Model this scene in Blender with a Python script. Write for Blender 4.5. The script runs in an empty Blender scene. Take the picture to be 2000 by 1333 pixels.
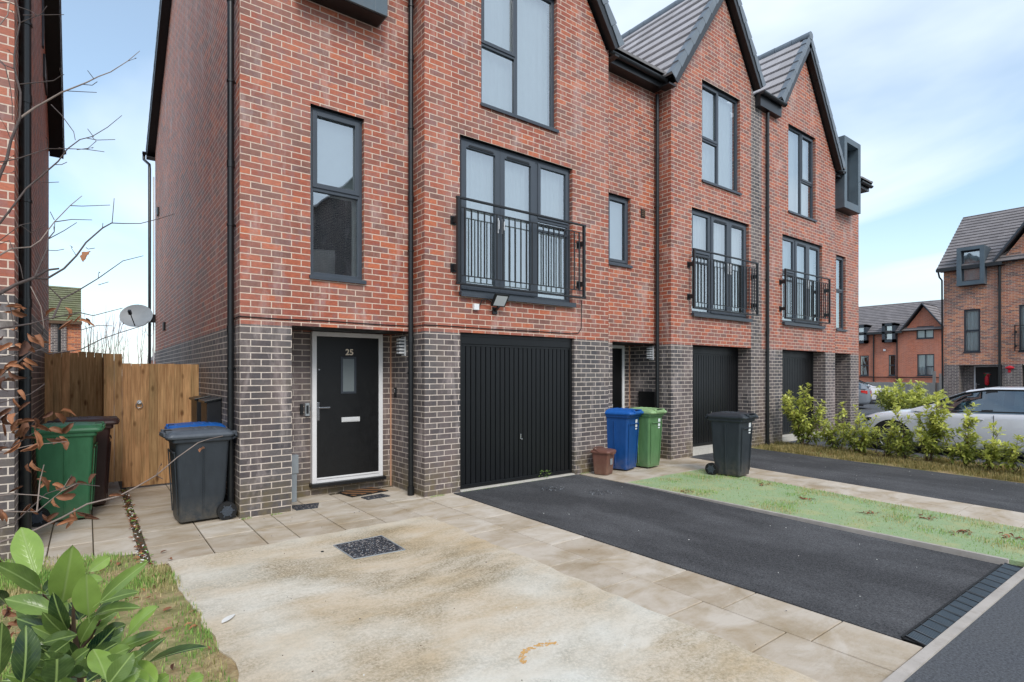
import bpy, bmesh, math, random
from mathutils import Vector, Matrix, noise
R = math.radians
random.seed(7)
S = bpy.context.scene
C = S.collection

# ------------------------------------------------------------------ camera
PHI = 0.65510          # camera looks this far to the right of the street-to-house direction
EYE = 1.64
cam_d = bpy.data.cameras.new('camera')
cam = bpy.data.objects.new('camera', cam_d); C.objects.link(cam)
cam.location = (0, 0, EYE)
cam.rotation_euler = (R(90), 0, -PHI)
cam_d.sensor_width = 36.0
cam_d.lens = 1081.97 / 2000 * 36
cam_d.shift_y = 63.95 / 2000
cam_d.clip_start = 0.02; cam_d.clip_end = 3000
S.camera = cam

# ------------------------------------------------------------------ sky and sun
SUN_EL, SUN_AZ = 43.0, 199.0     # azimuth: clockwise from +Y
w = bpy.data.worlds.new('World'); S.world = w; w.use_nodes = True
nt = w.node_tree; nt.nodes.clear()
def wn(t, **k):
    n = nt.nodes.new(t)
    for a, b in k.items(): setattr(n, a, b)
    return n
sky = wn('ShaderNodeTexSky', sky_type='NISHITA', sun_disc=False, sun_elevation=R(SUN_EL), sun_rotation=R(SUN_AZ), air_density=1.0, dust_density=0.8, ozone_density=0.8)
tc = wn('ShaderNodeTexCoord')
sep = wn('ShaderNodeSeparateXYZ'); nt.links.new(tc.outputs['Generated'], sep.inputs[0])
az = wn('ShaderNodeMath', operation='ADD'); az.inputs[1].default_value = 0.16; nt.links.new(sep.outputs['Z'], az.inputs[0])
mx = wn('ShaderNodeMath', operation='MAXIMUM'); mx.inputs[1].default_value = 0.05; nt.links.new(az.outputs[0], mx.inputs[0])
dx = wn('ShaderNodeMath', operation='DIVIDE'); nt.links.new(sep.outputs['X'], dx.inputs[0]); nt.links.new(mx.outputs[0], dx.inputs[1])
dy = wn('ShaderNodeMath', operation='DIVIDE'); nt.links.new(sep.outputs['Y'], dy.inputs[0]); nt.links.new(mx.outputs[0], dy.inputs[1])
cmb = wn('ShaderNodeCombineXYZ'); nt.links.new(dx.outputs[0], cmb.inputs[0]); nt.links.new(dy.outputs[0], cmb.inputs[1])
nz = wn('ShaderNodeTexNoise'); nz.inputs['Scale'].default_value = 0.62; nz.inputs['Detail'].default_value = 6; nz.inputs['Roughness'].default_value = 0.5; nz.inputs['Distortion'].default_value = 0.5
mp = wn('ShaderNodeMapping'); mp.inputs['Location'].default_value = (1.3, 3.7, 0); mp.inputs['Scale'].default_value = (1.0, 0.75, 1)
nt.links.new(cmb.outputs[0], mp.inputs[0]); nt.links.new(mp.outputs[0], nz.inputs['Vector'])
rp = wn('ShaderNodeValToRGB'); rp.color_ramp.elements[0].position = 0.43; rp.color_ramp.elements[1].position = 0.60
rp.color_ramp.elements[0].color = (0.20, 0.20, 0.20, 1); rp.color_ramp.elements[1].color = (0.92, 0.92, 0.92, 1)
nt.links.new(nz.outputs['Fac'], rp.inputs[0])
hz = wn('ShaderNodeMapRange'); hz.inputs['From Min'].default_value = 0.0; hz.inputs['From Max'].default_value = 0.34; hz.inputs['To Min'].default_value = 0.66; hz.inputs['To Max'].default_value = 0.0
nt.links.new(sep.outputs['Z'], hz.inputs['Value'])
mm0 = wn('ShaderNodeMath', operation='MAXIMUM'); nt.links.new(rp.outputs[0], mm0.inputs[0]); nt.links.new(hz.outputs[0], mm0.inputs[1])
bk = wn('ShaderNodeMapRange'); bk.inputs['From Min'].default_value = -0.05; bk.inputs['From Max'].default_value = -0.55; bk.inputs['To Min'].default_value = 0.0; bk.inputs['To Max'].default_value = 0.82
nt.links.new(sep.outputs['Y'], bk.inputs['Value'])   # thicker cloud over the street side
mm = wn('ShaderNodeMath', operation='MAXIMUM'); nt.links.new(mm0.outputs[0], mm.inputs[0]); nt.links.new(bk.outputs[0], mm.inputs[1])
mix = wn('ShaderNodeMix', data_type='RGBA'); nt.links.new(mm.outputs[0], mix.inputs['Factor'])
tint = wn('ShaderNodeMix', data_type='RGBA', blend_type='MULTIPLY'); tint.inputs['Factor'].default_value = 1.0
nt.links.new(sky.outputs[0], tint.inputs['A']); tint.inputs['B'].default_value = (1.0, 1.10, 1.05, 1)
nt.links.new(tint.outputs['Result'], mix.inputs['A']); mix.inputs['B'].default_value = (4.9, 5.5, 6.25, 1)
bg = wn('ShaderNodeBackground'); bg.inputs['Strength'].default_value = 0.15; nt.links.new(mix.outputs['Result'], bg.inputs[0])
wo = wn('ShaderNodeOutputWorld'); nt.links.new(bg.outputs[0], wo.inputs[0])
sd = bpy.data.lights.new('sun', 'SUN'); sd.energy = 1.6; sd.angle = R(24); sd.color = (1.0, 0.96, 0.9)
so = bpy.data.objects.new('sun', sd); C.objects.link(so)
az_ = R(SUN_AZ); el_ = R(SUN_EL)
sdir = Vector((math.sin(az_) * math.cos(el_), math.cos(az_) * math.cos(el_), math.sin(el_)))
so.rotation_euler = sdir.to_track_quat('Z', 'Y').to_euler(); so.location = (0, -20, 30)
S.view_settings.view_transform = 'Standard'; S.view_settings.look = 'None'
S.view_settings.exposure = 0.50; S.view_settings.gamma = 1.0
try: S.cycles.use_denoising = True
except Exception: pass
S.cycles.max_bounces = 6; S.cycles.transparent_max_bounces = 12

# ------------------------------------------------------------------ helpers: geometry
CS, SN = math.cos(PHI), math.sin(PHI)
def at(u, v, z):
    """point seen at photo pixel (u,v), z metres in front of the camera (used once, at authoring scale, for twigs and leaves)"""
    t = (u - 1000) / 1081.97
    return Vector(((SN + t * CS) * z, (CS - t * SN) * z, EYE + (730.45 - v) / 1081.97 * z))

class MB:
    def __init__(s): s.v = []; s.f = []; s.m = []; s.uv = []; s.sm = []; s.mats = []
    def mi(s, mat):
        if mat not in s.mats: s.mats.append(mat)
        return s.mats.index(mat)
    def face(s, pts, mat, uv=None, smooth=False):
        b = len(s.v); s.v += [tuple(p) for p in pts]
        s.f.append(list(range(b, b + len(pts)))); s.m.append(s.mi(mat)); s.uv.append(uv); s.sm.append(smooth)
    def mesh(s, verts, faces, mat, smooth=False, uvs=None):
        b = len(s.v); s.v += [tuple(p) for p in verts]; k = s.mi(mat)
        for i, f in enumerate(faces):
            s.f.append([b + j for j in f]); s.m.append(k); s.uv.append(uvs[i] if uvs else None); s.sm.append(smooth)
    def box(s, x0, x1, y0, y1, z0, z1, mat):
        s.hexa([(x0,y0,z0),(x1,y0,z0),(x1,y1,z0),(x0,y1,z0),(x0,y0,z1),(x1,y0,z1),(x1,y1,z1),(x0,y1,z1)], mat)
    def hexa(s, p, mat):
        a = Vector(p[1]) - Vector(p[0]); b = Vector(p[3]) - Vector(p[0]); c = Vector(p[4]) - Vector(p[0])
        F = [(0,3,2,1),(4,5,6,7),(0,1,5,4),(1,2,6,5),(2,3,7,6),(3,0,4,7)]
        if a.cross(b).dot(c) < 0: F = [tuple(reversed(f)) for f in F]
        s.mesh(p, F, mat)
    def beam(s, a, b, w, h, mat, up=(0,0,1)):
        a = Vector(a); b = Vector(b); d = (b - a).normalized(); u = Vector(up)
        if abs(d.dot(u)) > .98: u = Vector((1,0,0))
        r = d.cross(u).normalized(); u = r.cross(d).normalized()
        P = [a - r*w/2 - u*h/2, a + r*w/2 - u*h/2, b + r*w/2 - u*h/2, b - r*w/2 - u*h/2]
        s.hexa([tuple(q) for q in P] + [tuple(q + u*h) for q in P], mat)
    def tube(s, pts, r, mat, n=8, caps=True, smooth=True):
        pts = [Vector(p) for p in pts]
        if not isinstance(r, (list, tuple)): r = [r] * len(pts)
        ref = None; rings = []
        for i, p in enumerate(pts):
            d = (pts[min(i+1, len(pts)-1)] - pts[max(i-1, 0)])
            if d.length < 1e-9: d = Vector((0,0,1))
            d.normalize()
            if ref is None:
                ref = Vector((0,0,1)) if abs(d.z) < .9 else Vector((1,0,0))
            x = d.cross(ref)
            if x.length < 1e-6: x = d.cross(Vector((0,1,0.1)))
            x.normalize(); y = d.cross(x).normalized(); ref = y.cross(d) if False else ref
            rings.append([p + (x * math.cos(2*math.pi*k/n) + y * math.sin(2*math.pi*k/n)) * r[i] for k in range(n)])
        vs = [q for g in rings for q in g]; fs = []
        for i in range(len(pts)-1):
            for k in range(n):
                a = i*n + k; b = i*n + (k+1) % n
                fs.append((a, b, b+n, a+n))
        s.mesh(vs, fs, mat, smooth)
        if caps:
            s.face(list(reversed(rings[0])), mat); s.face(rings[-1], mat)
    def cyl(s, a, b, r, mat, n=20, smooth=True): s.tube([a, b], r, mat, n, True, smooth)
    def build(s, name, parent=None, origin=None, bevel=0, seg=2, weld=False, solid=0):
        o = Vector(origin) if origin is not None else (Vector(parent['o']) if parent is not None and 'o' in parent else Vector((0,0,0)))
        me = bpy.data.meshes.new(name)
        me.from_pydata([tuple(Vector(p) - o) for p in s.v], [], s.f)
        for m in s.mats: me.materials.append(m)
        me.polygons.foreach_set('material_index', s.m)
        me.polygons.foreach_set('use_smooth', s.sm)
        uvl = me.uv_layers.new(name='UVMap')
        for pi, p in enumerate(me.polygons):
            uu = s.uv[pi]
            if uu is None:
                n = p.normal
                ax, ay, az = abs(n.x), abs(n.y), abs(n.z)
                for li, vi in zip(p.loop_indices, p.vertices):
                    c = s.v[vi]
                    if az > .9: q = (c[0], c[1])
                    elif ax > ay: q = (c[1] + .0575, c[2])
                    else: q = (c[0], c[2])
                    uvl.data[li].uv = q
            else:
                for li, q in zip(p.loop_indices, uu): uvl.data[li].uv = q
        if weld:
            bm = bmesh.new(); bm.from_mesh(me); bmesh.ops.remove_doubles(bm, verts=bm.verts, dist=1e-5); bm.to_mesh(me); bm.free()
        me.update()
        ob = bpy.data.objects.new(name, me); C.objects.link(ob)
        if parent is not None: ob.parent = parent
        else: ob.location = o
        if parent is not None:
            ob['o'] = parent['o'] if 'o' in parent else (0,0,0)
        else: ob['o'] = tuple(o)
        if bevel:
            b = ob.modifiers.new('bevel', 'BEVEL'); b.width = bevel; b.segments = seg; b.limit_method = 'ANGLE'; b.angle_limit = R(35)
        if solid:
            b = ob.modifiers.new('solid', 'SOLIDIFY'); b.thickness = solid
        return ob

def tag(o, label, cat, group=None, kind=None):
    if label: o['label'] = label
    if cat: o['category'] = cat
    if group: o['group'] = group
    if kind: o['kind'] = kind
    return o
def thing(name, loc, label, cat, group=None, rz=0):
    o = bpy.data.objects.new(name, None); C.objects.link(o); o.location = loc; o.empty_display_size = .2
    o.rotation_euler = (0, 0, rz); o['o'] = tuple(loc)
    return tag(o, label, cat, group)
def local_thing(name, label, cat, group=None):
    """thing built round (0,0,0), placed later"""
    o = thing(name, (0,0,0), label, cat, group); return o
def structure(mb, name, **k):
    o = mb.build(name, **k); o['kind'] = 'structure'; return o
def copy_thing(root, loc, rz, label, group=None, scale=None):
    r = root.copy(); C.objects.link(r); r.location = loc; r.rotation_euler = (0,0,rz)
    if scale: r.scale = scale
    r['label'] = label
    if group: r['group'] = group
    for ch in list(root.children):
        c = ch.copy(); C.objects.link(c); c.parent = r
        for g in ch.children:
            d = g.copy(); C.objects.link(d); d.parent = c
    return r

class Fr:
    """wall frame: u along the wall, d into it, z up"""
    def __init__(s, o, ud, dd): s.o = Vector(o); s.ud = Vector(ud); s.dd = Vector(dd)
    def p(s, u, d, z): q = s.o + s.ud*u + s.dd*d; return (q.x, q.y, z)
    def box(s, mb, u0, u1, d0, d1, z0, z1, mat):
        mb.hexa([s.p(u0,d0,z0), s.p(u1,d0,z0), s.p(u1,d1,z0), s.p(u0,d1,z0), s.p(u0,d0,z1), s.p(u1,d0,z1), s.p(u1,d1,z1), s.p(u0,d1,z1)], mat)
    def quad(s, mb, u0, u1, d, z0, z1, mat):
        P = [s.p(u0,d,z0), s.p(u1,d,z0), s.p(u1,d,z1), s.p(u0,d,z1)]
        mb.face(P, mat)
FX = Fr((0,0,0), (1,0,0), (0,1,0))

def wall(mb, F, u0, u1, ztop, holes, d, red, dark, band=2.205, z0=-.15, stripes=(), extra=()):
    """wall sheet with holes (u0,u1,z0,z1,depth); ztop(u) gives the top; dark brick below band"""
    us = sorted(set([u0, u1] + [x for h in holes for x in h[:2] if u0 < x < u1] + [x for s_ in stripes for x in s_] + [e for e in extra if u0 < e < u1]))
    for a, b in zip(us[:-1], us[1:]):
        m = (a + b) / 2
        hs = sorted([(h[2], h[3]) for h in holes if h[0] <= m <= h[1]])
        zs = z0; segs = []
        for h0, h1 in hs:
            if h0 > zs: segs.append((zs, h0, False))
            zs = h1
        segs.append((zs, None, True))
        st = any(s_[0] <= m <= s_[1] for s_ in stripes)
        for lo, hi, top in segs:
            parts = []
            if lo < band and (top or hi > band): parts = [(lo, band, False), (band, hi, top)]
            else: parts = [(lo, hi, top)]
            for p0, p1, t in parts:
                mat = dark if (p0 < band - 1e-4 or st) else red
                if t: mb.face([F.p(a,d,p0), F.p(b,d,p0), F.p(b,d,ztop(b)), F.p(a,d,ztop(a))], mat)
                elif p1 > p0: mb.face([F.p(a,d,p0), F.p(b,d,p0), F.p(b,d,p1), F.p(a,d,p1)], mat)
    for h in holes:
        a, b, h0, h1, dep = h[:5]
        k0 = max(h0, z0)
        for uu in (a, b):
            zz = [k0] + ([band] if k0 < band < h1 else []) + [h1]
            for q0, q1 in zip(zz[:-1], zz[1:]):
                mb.face([F.p(uu,d,q0), F.p(uu,d+dep,q0), F.p(uu,d+dep,q1), F.p(uu,d,q1)], dark if q0 < band - 1e-4 else red)
        mb.face([F.p(a,d,h1), F.p(b,d,h1), F.p(b,d+dep,h1), F.p(a,d+dep,h1)], M['soffit_black'])
        if h0 > z0: mb.face([F.p(a,d,h0), F.p(b,d,h0), F.p(b,d+dep,h0), F.p(a,d+dep,h0)], red)
# ------------------------------------------------------------------ helpers: materials
def lin(c):
    return tuple(((x/255)/12.92 if x/255 <= .04045 else (((x/255)+.055)/1.055)**2.4) for x in c)
M = {}
class NT:
    def __init__(s, name):
        s.m = bpy.data.materials.new(name); s.m.use_nodes = True; s.t = s.m.node_tree; s.t.nodes.clear()
        s.out = s.n('ShaderNodeOutputMaterial'); s.b = s.n('ShaderNodeBsdfPrincipled'); s.l(s.b.outputs[0], s.out.inputs[0])
        s._geo = None; s._uv = None
        M[name] = s.m
    def n(s, t, **k):
        x = s.t.nodes.new(t)
        for a, b in k.items(): setattr(x, a, b)
        return x
    def l(s, a, b): s.t.links.new(a, b)
    def setin(s, node, name, val):
        if hasattr(val, 'is_linked') or isinstance(val, bpy.types.NodeSocket): s.l(val, node.inputs[name])
        else:
            if isinstance(val, tuple) and len(val) == 3 and node.inputs[name].type == 'RGBA': val = val + (1,)
            node.inputs[name].default_value = val
    def pos(s):
        if not s._geo: s._geo = s.n('ShaderNodeNewGeometry')
        return s._geo.outputs['Position']
    def uv(s):
        if not s._uv: s._uv = s.n('ShaderNodeUVMap')
        return s._uv.outputs[0]
    def map(s, v, sc=(1,1,1), loc=(0,0,0), rot=(0,0,0)):
        x = s.n('ShaderNodeMapping'); s.l(v, x.inputs[0]); x.inputs['Scale'].default_value = sc; x.inputs['Location'].default_value = loc; x.inputs['Rotation'].default_value = rot
        return x.outputs[0]
    def noise(s, v, scale, detail=4, rough=.55, dist=0):
        x = s.n('ShaderNodeTexNoise'); s.l(v, x.inputs['Vector'])
        for a, b in (('Scale', scale), ('Detail', detail), ('Roughness', rough), ('Distortion', dist)): x.inputs[a].default_value = b
        return x.outputs['Fac']
    def ramp(s, f, stops, interp='LINEAR'):
        x = s.n('ShaderNodeValToRGB'); s.l(f, x.inputs[0]); r = x.color_ramp; r.interpolation = interp
        while len(r.elements) < len(stops): r.elements.new(.5)
        for e, (p, c) in zip(r.elements, stops):
            e.position = p
            e.color = (c, c, c, 1) if isinstance(c, (int, float)) else tuple(c) + (1,)
        return x.outputs[0]
    def mix(s, f, a, b, mode='MIX'):
        x = s.n('ShaderNodeMix', data_type='RGBA', blend_type=mode)
        s.setin(x, 'Factor', f)
        for k, v_ in (('A', a), ('B', b)):
            if isinstance(v_, bpy.types.NodeSocket): s.l(v_, [i for i in x.inputs if i.name == k and i.type == 'RGBA'][0])
            else: [i for i in x.inputs if i.name == k and i.type == 'RGBA'][0].default_value = tuple(v_) + (1,)
        return [o for o in x.outputs if o.type == 'RGBA'][0]
    def math(s, op, a, b=0.0, c=None):
        x = s.n('ShaderNodeMath', operation=op)
        for i, v_ in enumerate((a, b) if c is None else (a, b, c)):
            if isinstance(v_, bpy.types.NodeSocket): s.l(v_, x.inputs[i])
            else: x.inputs[i].default_value = v_
        return x.outputs[0]
    def bump(s, h, strength=.3, dist=.01):
        x = s.n('ShaderNodeBump'); s.l(h, x.inputs['Height']); x.inputs['Strength'].default_value = strength; x.inputs['Distance'].default_value = dist
        s.l(x.outputs[0], s.b.inputs['Normal']); return x
    def fin(s, col=None, rough=None, **k):
        if col is not None: s.setin(s.b, 'Base Color', col)
        if rough is not None: s.setin(s.b, 'Roughness', rough)
        for a, b in k.items(): s.setin(s.b, a.replace('_', ' '), b)
        return s.m

def plain(name, rgb, rough=.5, var=.12, scale=6, bump=0, bscale=80, spec=None, metal=0, dirt=None):
    t = NT(name); c = lin(rgb)
    f = t.noise(t.pos(), scale, 5)
    col = t.mix(t.ramp(f, [(.3, 0), (.7, 1)]), tuple(x*(1-var) for x in c), tuple(min(1, x*(1+var)) for x in c))
    if dirt:
        col = t.mix(t.ramp(t.noise(t.pos(), scale*2.7, 6, .65), [(.5, 0), (.75, dirt)]), col, lin((120,105,88)))
    r2 = t.math('MULTIPLY_ADD', f, .2, rough - .1)
    k = {}
    if metal: k['Metallic'] = metal
    if spec is not None: k['Specular_IOR_Level'] = spec
    if bump: t.bump(t.noise(t.pos(), bscale, 4), bump, .005)
    return t.fin(col, r2, **k)

def brick(name, stops, mortar, efflo=.35, zoff=.005, grime=True, width=.225, row=.075, msize=.0062, patch=(112,84,88)):
    t = NT(name)
    uv = t.map(t.uv(), loc=(-1.371 + .0, -zoff, 0))
    wob = t.noise(t.pos(), 3.0, 2)
    bt = t.n('ShaderNodeTexBrick', offset=.5, squash=1.0); t.l(uv, bt.inputs['Vector'])
    for a, b in (('Scale', 1.0), ('Mortar Size', msize), ('Mortar Smooth', .12), ('Bias', 0), ('Brick Width', width), ('Row Height', row)): bt.inputs[a].default_value = b
    bt.inputs['Color1'].default_value = (0,0,0,1); bt.inputs['Color2'].default_value = (1,1,1,1); bt.inputs['Mortar'].default_value = (.5,.5,.5,1)
    base = t.ramp(bt.outputs['Color'], stops, 'CONSTANT')
    fine = t.noise(t.map(t.pos(), (1,1,2.2)), 26, 6, .7)
    med = t.noise(t.pos(), 7, 4, .6)
    col = t.mix(t.ramp(fine, [(.3, 0), (.7, 1)]), t.mix(1.0, base, (.72,.70,.72), 'MULTIPLY'), t.mix(1.0, base, (1.22,1.2,1.16), 'MULTIPLY'))
    # burnt bluish patches inside single bricks
    col = t.mix(t.ramp(med, [(.52, 0), (.66, .5)]), col, lin(patch))
    ef = t.noise(t.map(t.pos(), (1.6,1.6,.5)), 2.3, 7, .68, .4)
    em = t.ramp(ef, [(.53, 0), (.72, efflo)])
    col = t.mix(em, col, lin((206,192,188)))
    ws = t.noise(t.map(t.pos(), (.9,.9,.22), (3,1,2)), 1.6, 5, .6)
    col = t.mix(t.ramp(ws, [(.45, 0), (.75, .30)]), col, lin((182,150,140)))
    ds = t.noise(t.map(t.pos(), (1,1,.35), (7,1,5)), 1.1, 5, .6)
    col = t.mix(t.ramp(ds, [(.5, 0), (.75, .35)]), col, t.mix(1, col, (.62,.58,.58), 'MULTIPLY'))
    mc = t.mix(t.ramp(t.noise(t.pos(), 30, 4), [(.3, 0), (.7, 1)]), tuple(x*.85 for x in mortar), tuple(min(1, x*1.1) for x in mortar))
    col = t.mix(bt.outputs['Fac'], col, mc)
    if grime:
        sp = t.n('ShaderNodeSeparateXYZ'); t.l(t.pos(), sp.inputs[0])
        g = t.n('ShaderNodeMapRange'); t.l(sp.outputs['Z'], g.inputs['Value']); g.inputs['From Min'].default_value = .05; g.inputs['From Max'].default_value = .5; g.inputs['To Min'].default_value = .8; g.inputs['To Max'].default_value = 0
        gn = t.math('MULTIPLY', g.outputs[0], t.ramp(t.noise(t.pos(), 5, 6, .7), [(.38, 0), (.62, 1)]))
        col = t.mix(gn, col, lin((112,98,62)))
    h = t.math('MULTIPLY_ADD', bt.outputs['Fac'], -1.0, t.math('MULTIPLY', fine, .35))
    t.bump(h, .75, .008)
    return t.fin(col, t.math('MULTIPLY_ADD', fine, .2, .55), Specular_IOR_Level=.5)

red_st = [(0, lin((156,80,56))), (.10, lin((172,92,62))), (.22, lin((146,84,66))), (.33, lin((122,84,72))), (.42, lin((164,86,60))), (.52, lin((136,78,62))), (.62, lin((112,82,74))), (.70, lin((158,88,66))), (.80, lin((186,102,66))), (.88, lin((132,86,74))), (.95, lin((150,76,56)))]
brick('brick_red', [(p, tuple(1.10*(.8*x+.2*y) for x, y in zip(c, lin((152,88,72))))) for p, c in red_st], lin((214,190,172)), .42, patch=(132,104,106))
drk_st = [(0, lin((82,77,78))), (.15, lin((92,87,87))), (.3, lin((78,74,77))), (.45, lin((98,93,93))), (.6, lin((86,81,81))), (.75, lin((74,70,73))), (.88, lin((94,88,84)))]
brick('brick_dark', drk_st, lin((204,190,178)), .5, patch=(90,87,90))
side_st = [(p, tuple(x*.86 for x in c)) for p, c in red_st]
far_st = [(0, lin((200,126,90))), (.2, lin((176,108,82))), (.35, lin((140,98,82))), (.5, lin((210,138,98))), (.65, lin((164,106,86))), (.8, lin((122,90,82))), (.9, lin((190,116,82)))]
brick('brick_mixed', far_st, lin((214,198,182)), .15, grime=False, patch=(120,96,90))
brick('brick_orange', [(0, lin((190,112,84))), (.3, lin((202,120,90))), (.6, lin((184,106,80))), (.8, lin((196,116,90)))], lin((206,150,124)), .1, grime=False, patch=(160,110,96))
brick('brick_old', [(0, lin((196,112,70))), (.3, lin((210,126,80))), (.6, lin((176,98,66))), (.8, lin((150,90,66)))], lin((190,160,130)), .1, grime=False)
plain('soffit_black', (18,19,21), .45, .1)
plain('fascia_black', (34,36,39), .35, .12, 4)
plain('pipe_black', (22,24,26), .32, .15, 9)
plain('frame_grey', (64,71,80), .38, .06, 5)
plain('frame_dark', (50,56,64), .4, .08, 5)
plain('clad_grey', (84,97,106), .45, .16, 2.2, dirt=.15)
plain('verge_grey', (112,121,130), .55, .14, 3, dirt=.12)
plain('white_upvc', (222,221,222), .3, .03, 5)
plain('white_plastic', (225,226,228), .35, .04)
plain('chrome', (200,200,202), .22, .03, metal=1)
plain('black_metal', (24,25,28), .4, .15, 12)
plain('grey_plastic', (150,156,160), .5, .06)
plain('brass', (228,212,190), .3, .05)
plain('door_black', (9,10,12), .4, .12, 14)
plain('rubber', (20,20,21), .75, .15, 20)
plain('tile_underside', (40,38,40), .8, .1)
plain('blind_white', (228,230,230), .75, .03)
plain('blind_grey', (206,211,214), .75, .04)
plain('cushion', (170,165,166), .9, .05)
plain('room_dark', (52,47,48), .95, .2, 3)
plain('kerb_stone', (176,168,160), .85, .12, 4, .3, 60, dirt=.35)
plain('concrete_sill', (196,190,180), .85, .08, 6, .2, 90, dirt=.2)

def tiles(name, rgb, w=.33, g=.34):
    t = NT(name); c = lin(rgb)
    bt = t.n('ShaderNodeTexBrick', offset=.5); t.l(t.uv(), bt.inputs['Vector'])
    for a, b in (('Scale', 1.0), ('Mortar Size', .003), ('Mortar Smooth', .3), ('Bias', 0), ('Brick Width', w), ('Row Height', g)): bt.inputs[a].default_value = b
    bt.inputs['Color1'].default_value = tuple(x*.86 for x in c) + (1,); bt.inputs['Color2'].default_value = tuple(min(1, x*1.1) for x in c) + (1,); bt.inputs['Mortar'].default_value = tuple(x*.45 for x in c) + (1,)
    col = t.mix(t.ramp(t.noise(t.pos(), 45, 6, .7), [(.3, 0), (.72, 1)]), t.mix(1, bt.outputs['Color'], (.86,.86,.87), 'MULTIPLY'), bt.outputs['Color'])
    col = t.mix(t.ramp(t.noise(t.pos(), 1.3, 5, .6), [(.45, 0), (.75, .3)]), col, lin((150,142,138)))
    t.bump(t.noise(t.pos(), 120, 3), .3, .004)
    return t.fin(col, .85, Specular_IOR_Level=.2)
tiles('roof_tile', (184,180,181))
tiles('roof_tile_far', (136,130,130))
tiles('roof_mossy', (120,122,92), .2, .2)

def glass(name, base=.28, tint=(.82,.88,.88)):
    t = NT(name); t.t.nodes.remove(t.b)
    tr = t.n('ShaderNodeBsdfTransparent'); tr.inputs[0].default_value = tint + (1,)
    gl = t.n('ShaderNodeBsdfGlossy'); gl.inputs['Roughness'].default_value = .015; gl.inputs[0].default_value = (.86,.92,.96,1)
    fr = t.n('ShaderNodeFresnel'); fr.inputs[0].default_value = 1.55
    bp = t.n('ShaderNodeBump'); bp.inputs['Strength'].default_value = .04; bp.inputs['Distance'].default_value = .02; t.l(t.noise(t.pos(), 2.2, 2), bp.inputs['Height']); t.l(bp.outputs[0], gl.inputs['Normal'])
    f = t.math('ADD', fr.outputs[0], base); t.n
    f = t.math('MINIMUM', f, .95)
    mx_ = t.n('ShaderNodeMixShader'); t.l(f, mx_.inputs[0]); t.l(tr.outputs[0], mx_.inputs[1]); t.l(gl.outputs[0], mx_.inputs[2]); t.l(mx_.outputs[0], t.out.inputs[0])
    return t.m
glass('window_glass', .34)
glass('far_glass', .06)
glass('car_glass', .16, (.25,.36,.38))

# ground materials -----------------------------------------------------------
t = NT('asphalt')
p = t.pos()
f1 = t.noise(p, 75, 5, .85); f2 = t.noise(t.map(p, (1.5,.6,1)), 1.0, 6, .62); f3 = t.noise(p, 60, 4, .7)
c = t.mix(t.ramp(f1, [(.35, 0), (.65, 1)]), lin((15,15,17)), lin((90,90,92)))
c = t.mix(t.ramp(f2, [(.42, 0), (.62, .9)]), c, t.mix(t.ramp(f1, [(.35, 0), (.65, 1)]), lin((46,46,48)), lin((112,112,114))))
c = t.mix(t.ramp(f3, [(.72, 0), (.76, .5)]), c, lin((140,138,136)))
t.bump(f1, .6, .006); t.fin(c, .88, Specular_IOR_Level=.3)

t = NT('asphalt_road')
p = t.pos(); f1 = t.noise(p, 60, 5, .85); f2 = t.noise(p, .9, 5, .6)
c = t.mix(t.ramp(f1, [(.3, 0), (.7, 1)]), lin((28,30,34)), lin((116,119,125)))
c = t.mix(t.ramp(f2, [(.4, 0), (.7, .35)]), c, lin((98,98,96)))
t.bump(f1, .8, .008); t.fin(c, .9, Specular_IOR_Level=.3)

t = NT('concrete_pad')
p = t.pos()
a = t.noise(t.map(p, (.7,1.5,1)), .9, 7, .62, .5); b_ = t.noise(t.map(p, (.8,2.2,1), (5,2,0)), 1.3, 9, .72, .3); fi = t.noise(p, 60, 6, .75); gr = t.noise(p, 300, 2, .8)
c = t.mix(t.ramp(a, [(.35, 0), (.62, 1)]), lin((204,184,156)), lin((214,204,188)))
c = t.mix(t.ramp(b_, [(.48, 0), (.68, .6)]), c, lin((188,162,122)))
b2 = t.noise(t.map(p, (.8,1.2,1), (9,7,0)), .9, 9, .74, .6)
c = t.mix(t.math('MULTIPLY', t.ramp(b2, [(.46, 0), (.60, .9)]), t.ramp(fi, [(.40, 0), (.58, .95)])), c, lin((124,112,86)))
c = t.mix(t.math('MULTIPLY', t.ramp(t.noise(p, 38, 8, .85), [(.44, 0), (.60, .75)]), t.ramp(t.noise(t.map(p, (.9,1.4,1), (1,4,0)), 1.2, 6, .65), [(.36, .12), (.62, 1)])), c, lin((150,136,108)))
c = t.mix(t.ramp(gr, [(.62, 0), (.70, .45)]), c, lin((120,110,90)))
b3 = t.noise(t.map(p, (1,1,1), (3,11,0)), .55, 5, .5)
c = t.mix(t.ramp(b3, [(.50, 0), (.66, .6)]), c, lin((226,226,218)))
c = t.mix(t.ramp(t.noise(p, 24, 6, .7), [(.6, 0), (.75, .35)]), c, lin((146,132,110)))
# brushed lines
wv = t.n('ShaderNodeTexWave', bands_direction='X'); t.l(t.map(p, rot=(0,0,R(8))), wv.inputs[0]); wv.inputs['Scale'].default_value = 18; wv.inputs['Distortion'].default_value = 1.5; wv.inputs['Detail'].default_value = 3
h = t.math('ADD', t.math('MULTIPLY', wv.outputs['Fac'], .05), t.math('ADD', fi, t.math('MULTIPLY', gr, .5)))
t.bump(h, .35, .006); t.fin(c, .88, Specular_IOR_Level=.2)

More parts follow.
